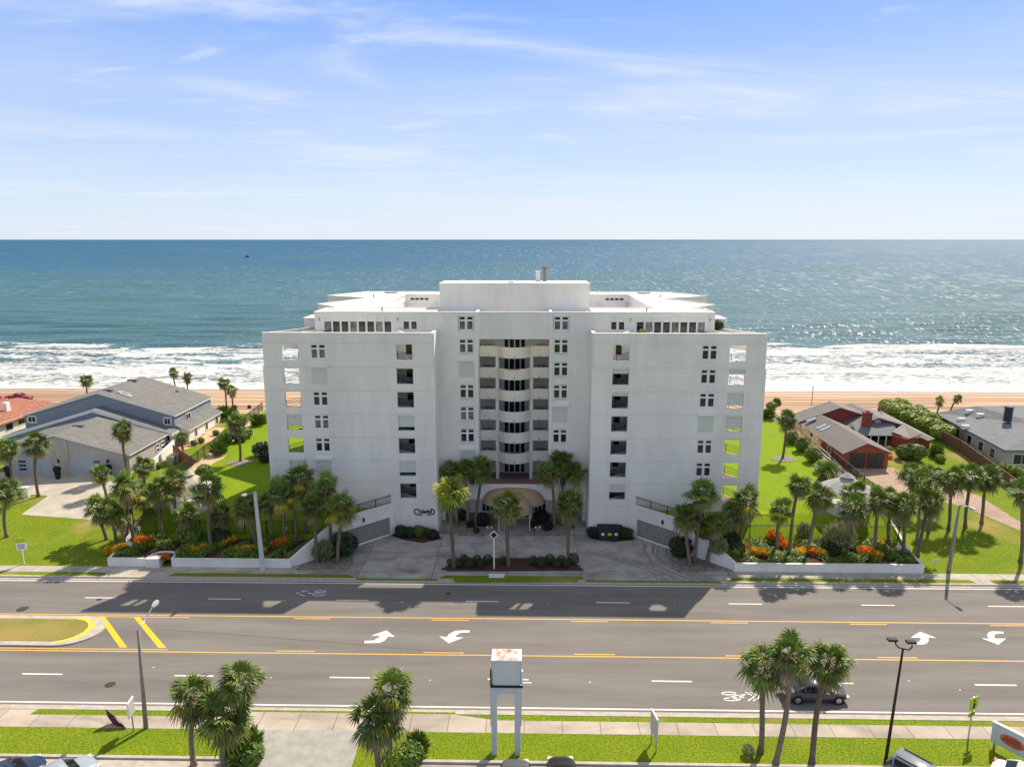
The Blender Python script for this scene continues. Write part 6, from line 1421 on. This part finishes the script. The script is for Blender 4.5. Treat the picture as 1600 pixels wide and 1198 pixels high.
# small ground spotlights by the lobby
for px, lab in ((765, 'white ground spotlight pair left of the entrance path'), (840, 'white ground spotlight right of the entrance path')):
    q = P(px, 827, .19); m = MB(q)
    for dx in (-.18, .18): m.tube([(q.x+dx*.4, q.y, .15), (q.x+dx, q.y-.1, .45), (q.x+dx*1.5, q.y-.25, .6)], [.03, .09, .13], 8)
    m.build('spotlight', 'white_box', label=lab, cat='spotlight')
# real-estate board left
def board(name, bx, by, z0, z1, wd, rz, label, cat, build, posts=1, pm='white_frame', th=.06, zb=None, pw=.08):
    b = P(bx, by, .13) if zb is None else Vector((P(bx, by, zb).x, P(bx, by, zb).y, zb)); e = empty(name, b, label, cat, rz=rz)
    m = MB()
    for x in ([0] if posts == 1 else [-wd*.38, wd*.38]): m.box(x-pw/2, x+pw/2, -pw/2, pw/2, -.05, z1 if posts == 1 else z0+.2)
    m.build('post', pm, e); build(e, z0, z1, wd, th); return e
def f1(e, z0, z1, wd, th):
    m = MB(); m.box(-wd/2, wd/2, -.09, -.045, z1-.55, z1); m.build('top_panel', 'lime_sign', e)
    m = MB(); m.box(-wd/2, wd/2, -.09, -.045, z0, z1-.62); o = m.build('panel', 'white_frame', e)
    m = MB()
    for i, (w_, z) in enumerate(((.9, .62), (.7, .40), (.8, .20))): m.box(-wd*w_*.45, wd*w_*.40, -.105, -.091, z0+z, z0+z+.10)
    m.build('print', 'car_blue', o)
board('for_sale_sign', 38, 881, 1.75, 3.2, 1.0, radians(18), 'estate agent sign with a lime top panel on a post on the left lawn', 'sign', f1)
def f2(e, z0, z1, wd, th):
    m = MB(); m.box(-wd/2, wd/2, -.05, .05, z0, z1); m.build('panel', 'sign_back', e); m = MB(); m.box(-wd/2, wd/2, -.06, .06, z1, z1+.06); m.box(-wd/2-.04, -wd/2, -.06, .06, z0, z1+.06); m.build('frame', 'white_frame', e)
board('sign_board', 209, 1142, 1.4, 2.6, .95, radians(97), 'grey backed sign board on two posts beside the wooden pole lamp', 'sign', f2, 1, 'steel')
board('sign_board', 1021, 1168, 1.1, 2.7, 1.25, radians(-80), 'narrow looking grey sign board seen edge on right of the tall sign', 'sign', f2, 2, 'steel')
def f3(e, z0, z1, wd, th):
    m = MB(); m.box(-.48, .48, -.07, -.04, z1-.95, z1); o = m.build('sign_panel', 'lime_sign', e)
    m = MB(); m.tube([(0, -.08, z1-.80), (0.02, -.085, z1-.5)], [.05, .08], 6); m.tube([(0, -.085, z1-.32), (0, -.085, z1-.22)], .06, 8); m.bar((0, -.085, z1-.78), (.15, -.085, z1-.92), .05); m.bar((0, -.085, z1-.7), (-.13, -.085, z1-.9), .05); m.bar((0, -.085, z1-.45), (.2, -.085, z1-.6), .04); m.build('walker_symbol', 'dark', o)
    m = MB(); m.obox((-.1, -.06, z1-1.35), (.75, .03, .35), 0); o = m.build('arrow_panel', 'lime_sign', e); m = MB(); m.bar((-.35, -.085, z1-1.45), (.1, -.085, z1-1.27), .05); m.build('arrow_symbol', 'dark', o)
board('crossing_sign', 1513, 1152, 1.3, 3.4, 1.0, radians(25), 'yellow green pedestrian crossing sign on a post by the near pavement', 'sign', f3, 1, 'steel')
# white panel with a red oval emblem at the right edge
q = P(1583, 1158, 1.4); b = Vector((q.x, q.y, .13)); e = empty('sign_board', b, 'white sign board with a red oval emblem at the right picture edge', 'sign', rz=radians(-55))
m = MB(); m.box(-1.35, 1.35, -.1, .1, .5, 2.05); m.build('panel', 'sign_grey', e); m = MB(); m.box(-1.38, 1.38, -.12, .12, 2.05, 2.11); m.build('top_cap', 'white_frame', e)
m = MB(); m.add([(.8*cos(t*pi/14), -.115, 1.25+.42*sin(t*pi/14)) for t in range(28)], [tuple(range(28))]); m.add([(.6*cos(t*pi/14), -.12, 1.25+.27*sin(t*pi/14)) for t in range(28)], [tuple(range(28))], 1); m.build('emblem', ['logo_red', 'brick_red'], e)
for s in (-1, 1): m = MB(); m.box(s*1.1-.06, s*1.1+.06, -.06, .06, -.05, .5); m.build('post', 'pole_wood', e)
# feather flag and checked banner
b = P(199, 1139, .13); t = V(166, 1107, b.y+.6); e = empty('feather_flag', b, 'burgundy feather flag leaning over the near pavement', 'flag')
m = MB(b); m.tube([b, b.lerp(t, .5)+Vector((.05, 0, .08)), t], [.03, .025, .015], 6); m.build('pole', 'steel', e)
m = MB(b); d = (t-b); nrm = d.cross(Vector((0, 1, .4))).normalized(); vs = []; n = 12
for i in range(n+1):
    f = .08+.92*i/n; wv = 1.0*sin(pi*min(1, f*1.0))**.6 if i < n else 0; c = b+d*f+Vector((0, .05*sin(i), .03*sin(i*1.3))); vs += [c, c+nrm*wv*1.0]
m.add(vs, [(2*i, 2*i+1, 2*i+3, 2*i+2) for i in range(n)]); o = m.build('flag', 'burgundy', e); o.modifiers.new('s', 'SOLIDIFY').thickness = .01
b = P(-4, 1160, .13); e = empty('checked_banner', b, 'red and white checked banner cut by the left picture edge', 'banner')
m = MB(b); m.cyl((b.x, b.y, 0), (b.x, b.y, 2.4), .04, 8); m.build('pole', 'steel', e); m = MB(b); k = 0
for i in range(4):
    for j in range(8):
        x = b.x-.55+i*.22; z = .7+j*.22; m.box(x, x+.22, b.y-.03, b.y-.01, z, z+.22, (i+j) % 2)
m.build('banner', ['flag_red', 'white_frame'], e)
# dumpster
p0, p1 = P(933, 845, .14), P(960, 845, .14); b = Vector(((p0.x+p1.x)/2+.35, p0.y+.7, .14)); wx = 1.25
e = empty('dumpster', b, 'dark green dumpster with stickers standing against the right wing', 'dumpster')
m = MB(b); m.add([(b.x-wx*.92, b.y-.7, .25), (b.x+wx*.92, b.y-.7, .25), (b.x+wx*.92, b.y+.7, .25), (b.x-wx*.92, b.y+.7, .25), (b.x-wx, b.y-.85, 1.35), (b.x+wx, b.y-.85, 1.35), (b.x+wx, b.y+.8, 1.6), (b.x-wx, b.y+.8, 1.6)], [(0, 1, 5, 4), (1, 2, 6, 5), (2, 3, 7, 6), (3, 0, 4, 7), (3, 2, 1, 0), (4, 5, 6, 7)])
for x in (-.9, .9): m.box(b.x+x-.1, b.x+x+.1, b.y-.6, b.y+.6, .0, .25)
for x in (-1, 1): m.box(b.x+x*wx-.1, b.x+x*wx+.1, b.y-.4, b.y+.3, .8, 1.0)
m.build('bin_body', 'dumpster_green', e)
m = MB(b); m.add([(b.x-wx-.05, b.y-.9, 1.37), (b.x+wx+.05, b.y-.9, 1.37), (b.x+wx+.05, b.y+.85, 1.66), (b.x-wx-.05, b.y+.85, 1.66), (b.x-wx-.05, b.y-.9, 1.43), (b.x+wx+.05, b.y-.9, 1.43), (b.x+wx+.05, b.y+.85, 1.74), (b.x-wx-.05, b.y+.85, 1.74)], [(0, 3, 2, 1), (4, 5, 6, 7), (0, 1, 5, 4), (1, 2, 6, 5), (2, 3, 7, 6), (3, 0, 4, 7)]); m.build('lid', 'dark', e)
for x, w_, mt in ((-.95, .4, 'paint_white'), (-.15, .5, 'lime_sign'), (.7, .36, 'paint_white')):
    m = MB(b); m.add([(b.x+x, b.y-.835, .92), (b.x+x+w_, b.y-.835, .92), (b.x+x+w_, b.y-.862, 1.27), (b.x+x, b.y-.862, 1.27)], [(0, 1, 2, 3)]); m.build('sticker', mt, e)
# boxes, meters, small signs
def cbox(px, py, sx_, sy_, sz_, mt, name, label, cat, zb=None):
    g = G(px, py) if zb is None else P(px, py, zb); e = empty(name, g, label, cat); m = MB(g); m.box(g.x-sx_/2, g.x+sx_/2, g.y-sy_/2, g.y+sy_/2, g.z, g.z+sz_); m.build('cabinet', mt, e)
    m = MB(g); m.box(g.x-sx_/2-.04, g.x+sx_/2+.04, g.y-sy_/2-.04, g.y+sy_/2+.04, g.z+sz_, g.z+sz_+.08); m.build('lid', mt, e); m = MB(g); m.box(g.x-sx_*.38, g.x+sx_*.38, g.y-sy_/2-.015, g.y-sy_/2, g.z+.12, g.z+sz_-.1); m.build('door', mt, e); return e
cbox(42, 776, .75, .6, 1.35, 'white_box', 'utility_cabinet', 'white utility box on the lawn by the pale driveway', 'utility box')
cbox(242, 884, 1.5, .9, 1.0, 'white_box', 'meter_box', 'pale rounded meter box set in the wall niche', 'utility box', .13)
cbox(1403, 863, .5, .3, .7, 'white_box', 'meter_box', 'small white box at the right end of the planter', 'utility box')
for px, py, lab in ((204, 860, 'small white sign plate between yellow and orange crotons'), (1461, 887, 'small white marker in the grass by the planter corner'), (446, 817, 'small white plate on the fence behind the palms'), (218, 835, 'grey green plate in the left bed behind the orange crotons')):
    g = G(px, py) if px != 446 else P(446, 835, 1.7); m = MB(g); m.box(g.x-.03, g.x+.03, g.y, g.y+.05, g.z, g.z+.9); m.box(g.x-.22, g.x+.22, g.y-.03, g.y, g.z+.6, g.z+1.05); m.build('small_sign', 'white_box', label=lab, cat='small sign')
for i, (px, py) in enumerate(((1137, 904), (1328, 905))):
    g = P(px, py, .13); m = MB(g); m.cyl((g.x, g.y, .1), (g.x, g.y, .16), .35, 16); m.build('water_cover', 'concrete_pale', label=['round pale cover in the verge at the right end of the forecourt', 'round pale cover in the verge in the palm shadows'][i], cat='utility cover')
# penthouse terrace furniture
def chair(u, y, rz, label):
    e = empty('terrace_chair', (XC+u, y, 24.17), label, 'chair', rz=rz); m = MB(); m.box(-.3, .3, -.3, .3, .4, .5); m.build('seat', 'white_frame', e); m = MB(); m.obox((0, .3, .85), (.6, .07, .75), 0, 0, Matrix.Rotation(-.2, 3, 'X')); m.build('backrest', 'white_frame', e)
    for x in (-.26, .26):
        for yy in (-.26, .26): m = MB(); m.box(x-.03, x+.03, yy-.03, yy+.03, 0, .4); m.build('leg', 'white_frame', e)
chair(17.0, 86.6, 1.2, 'left white chair at the terrace table of the right penthouse'); chair(19.3, 86.6, -1.2, 'right white chair at the terrace table of the right penthouse')
e = empty('terrace_table', (XC+18.1, 86.5, 24.17), 'white round table on the right penthouse terrace', 'table'); m = MB(); m.disc((0, 0, .85), .7, 16, h=.06); m.build('table_top', 'white_frame', e); m = MB(); m.cyl((0, 0, 0), (0, 0, .85), .06, 8); m.build('leg', 'white_frame', e)
shrub('lime', 0, 0, .55, 'yellow green potted bush on the right penthouse terrace', at=Vector((XC+15.8, 86.8, 24.6))); shrub('dark', 0, 0, .5, 'dark potted plant right of the terrace table', at=Vector((XC+23.4, 87.8, 24.2))); shrub('dark', 0, 0, .5, 'dark potted plant on the left penthouse terrace', at=Vector((XC-23.2, 87.8, 24.2)))
shrub('dark', 0, 0, .6, 'small green bush at the far right corner of the right terrace', at=Vector((XC+25.6, 90.2, 25.2)))
# boat on the horizon
q = P(386, 402, -2.4); mb = MB(q); mb.add([(q.x-4, q.y, -2.3), (q.x+4, q.y, -2.3), (q.x+5, q.y, .2), (q.x-5, q.y, .0), (q.x-4, q.y+3, -2.3), (q.x+4, q.y+3, -2.3), (q.x+5, q.y+2, .2), (q.x-5, q.y+3, .0)], [(0, 1, 2, 3), (7, 6, 5, 4), (3, 2, 6, 7), (1, 5, 6, 2), (0, 3, 7, 4)]); mb.box(q.x-1.4, q.x+1.4, q.y+1, q.y+2.6, -.4, 1.6); mb.cyl((q.x, q.y+2, 1.5), (q.x, q.y+2, 3.2), .1, 6)
mb.build('fishing_boat', 'car_slate', label='tiny boat far out near the horizon on the left', cat='boat')
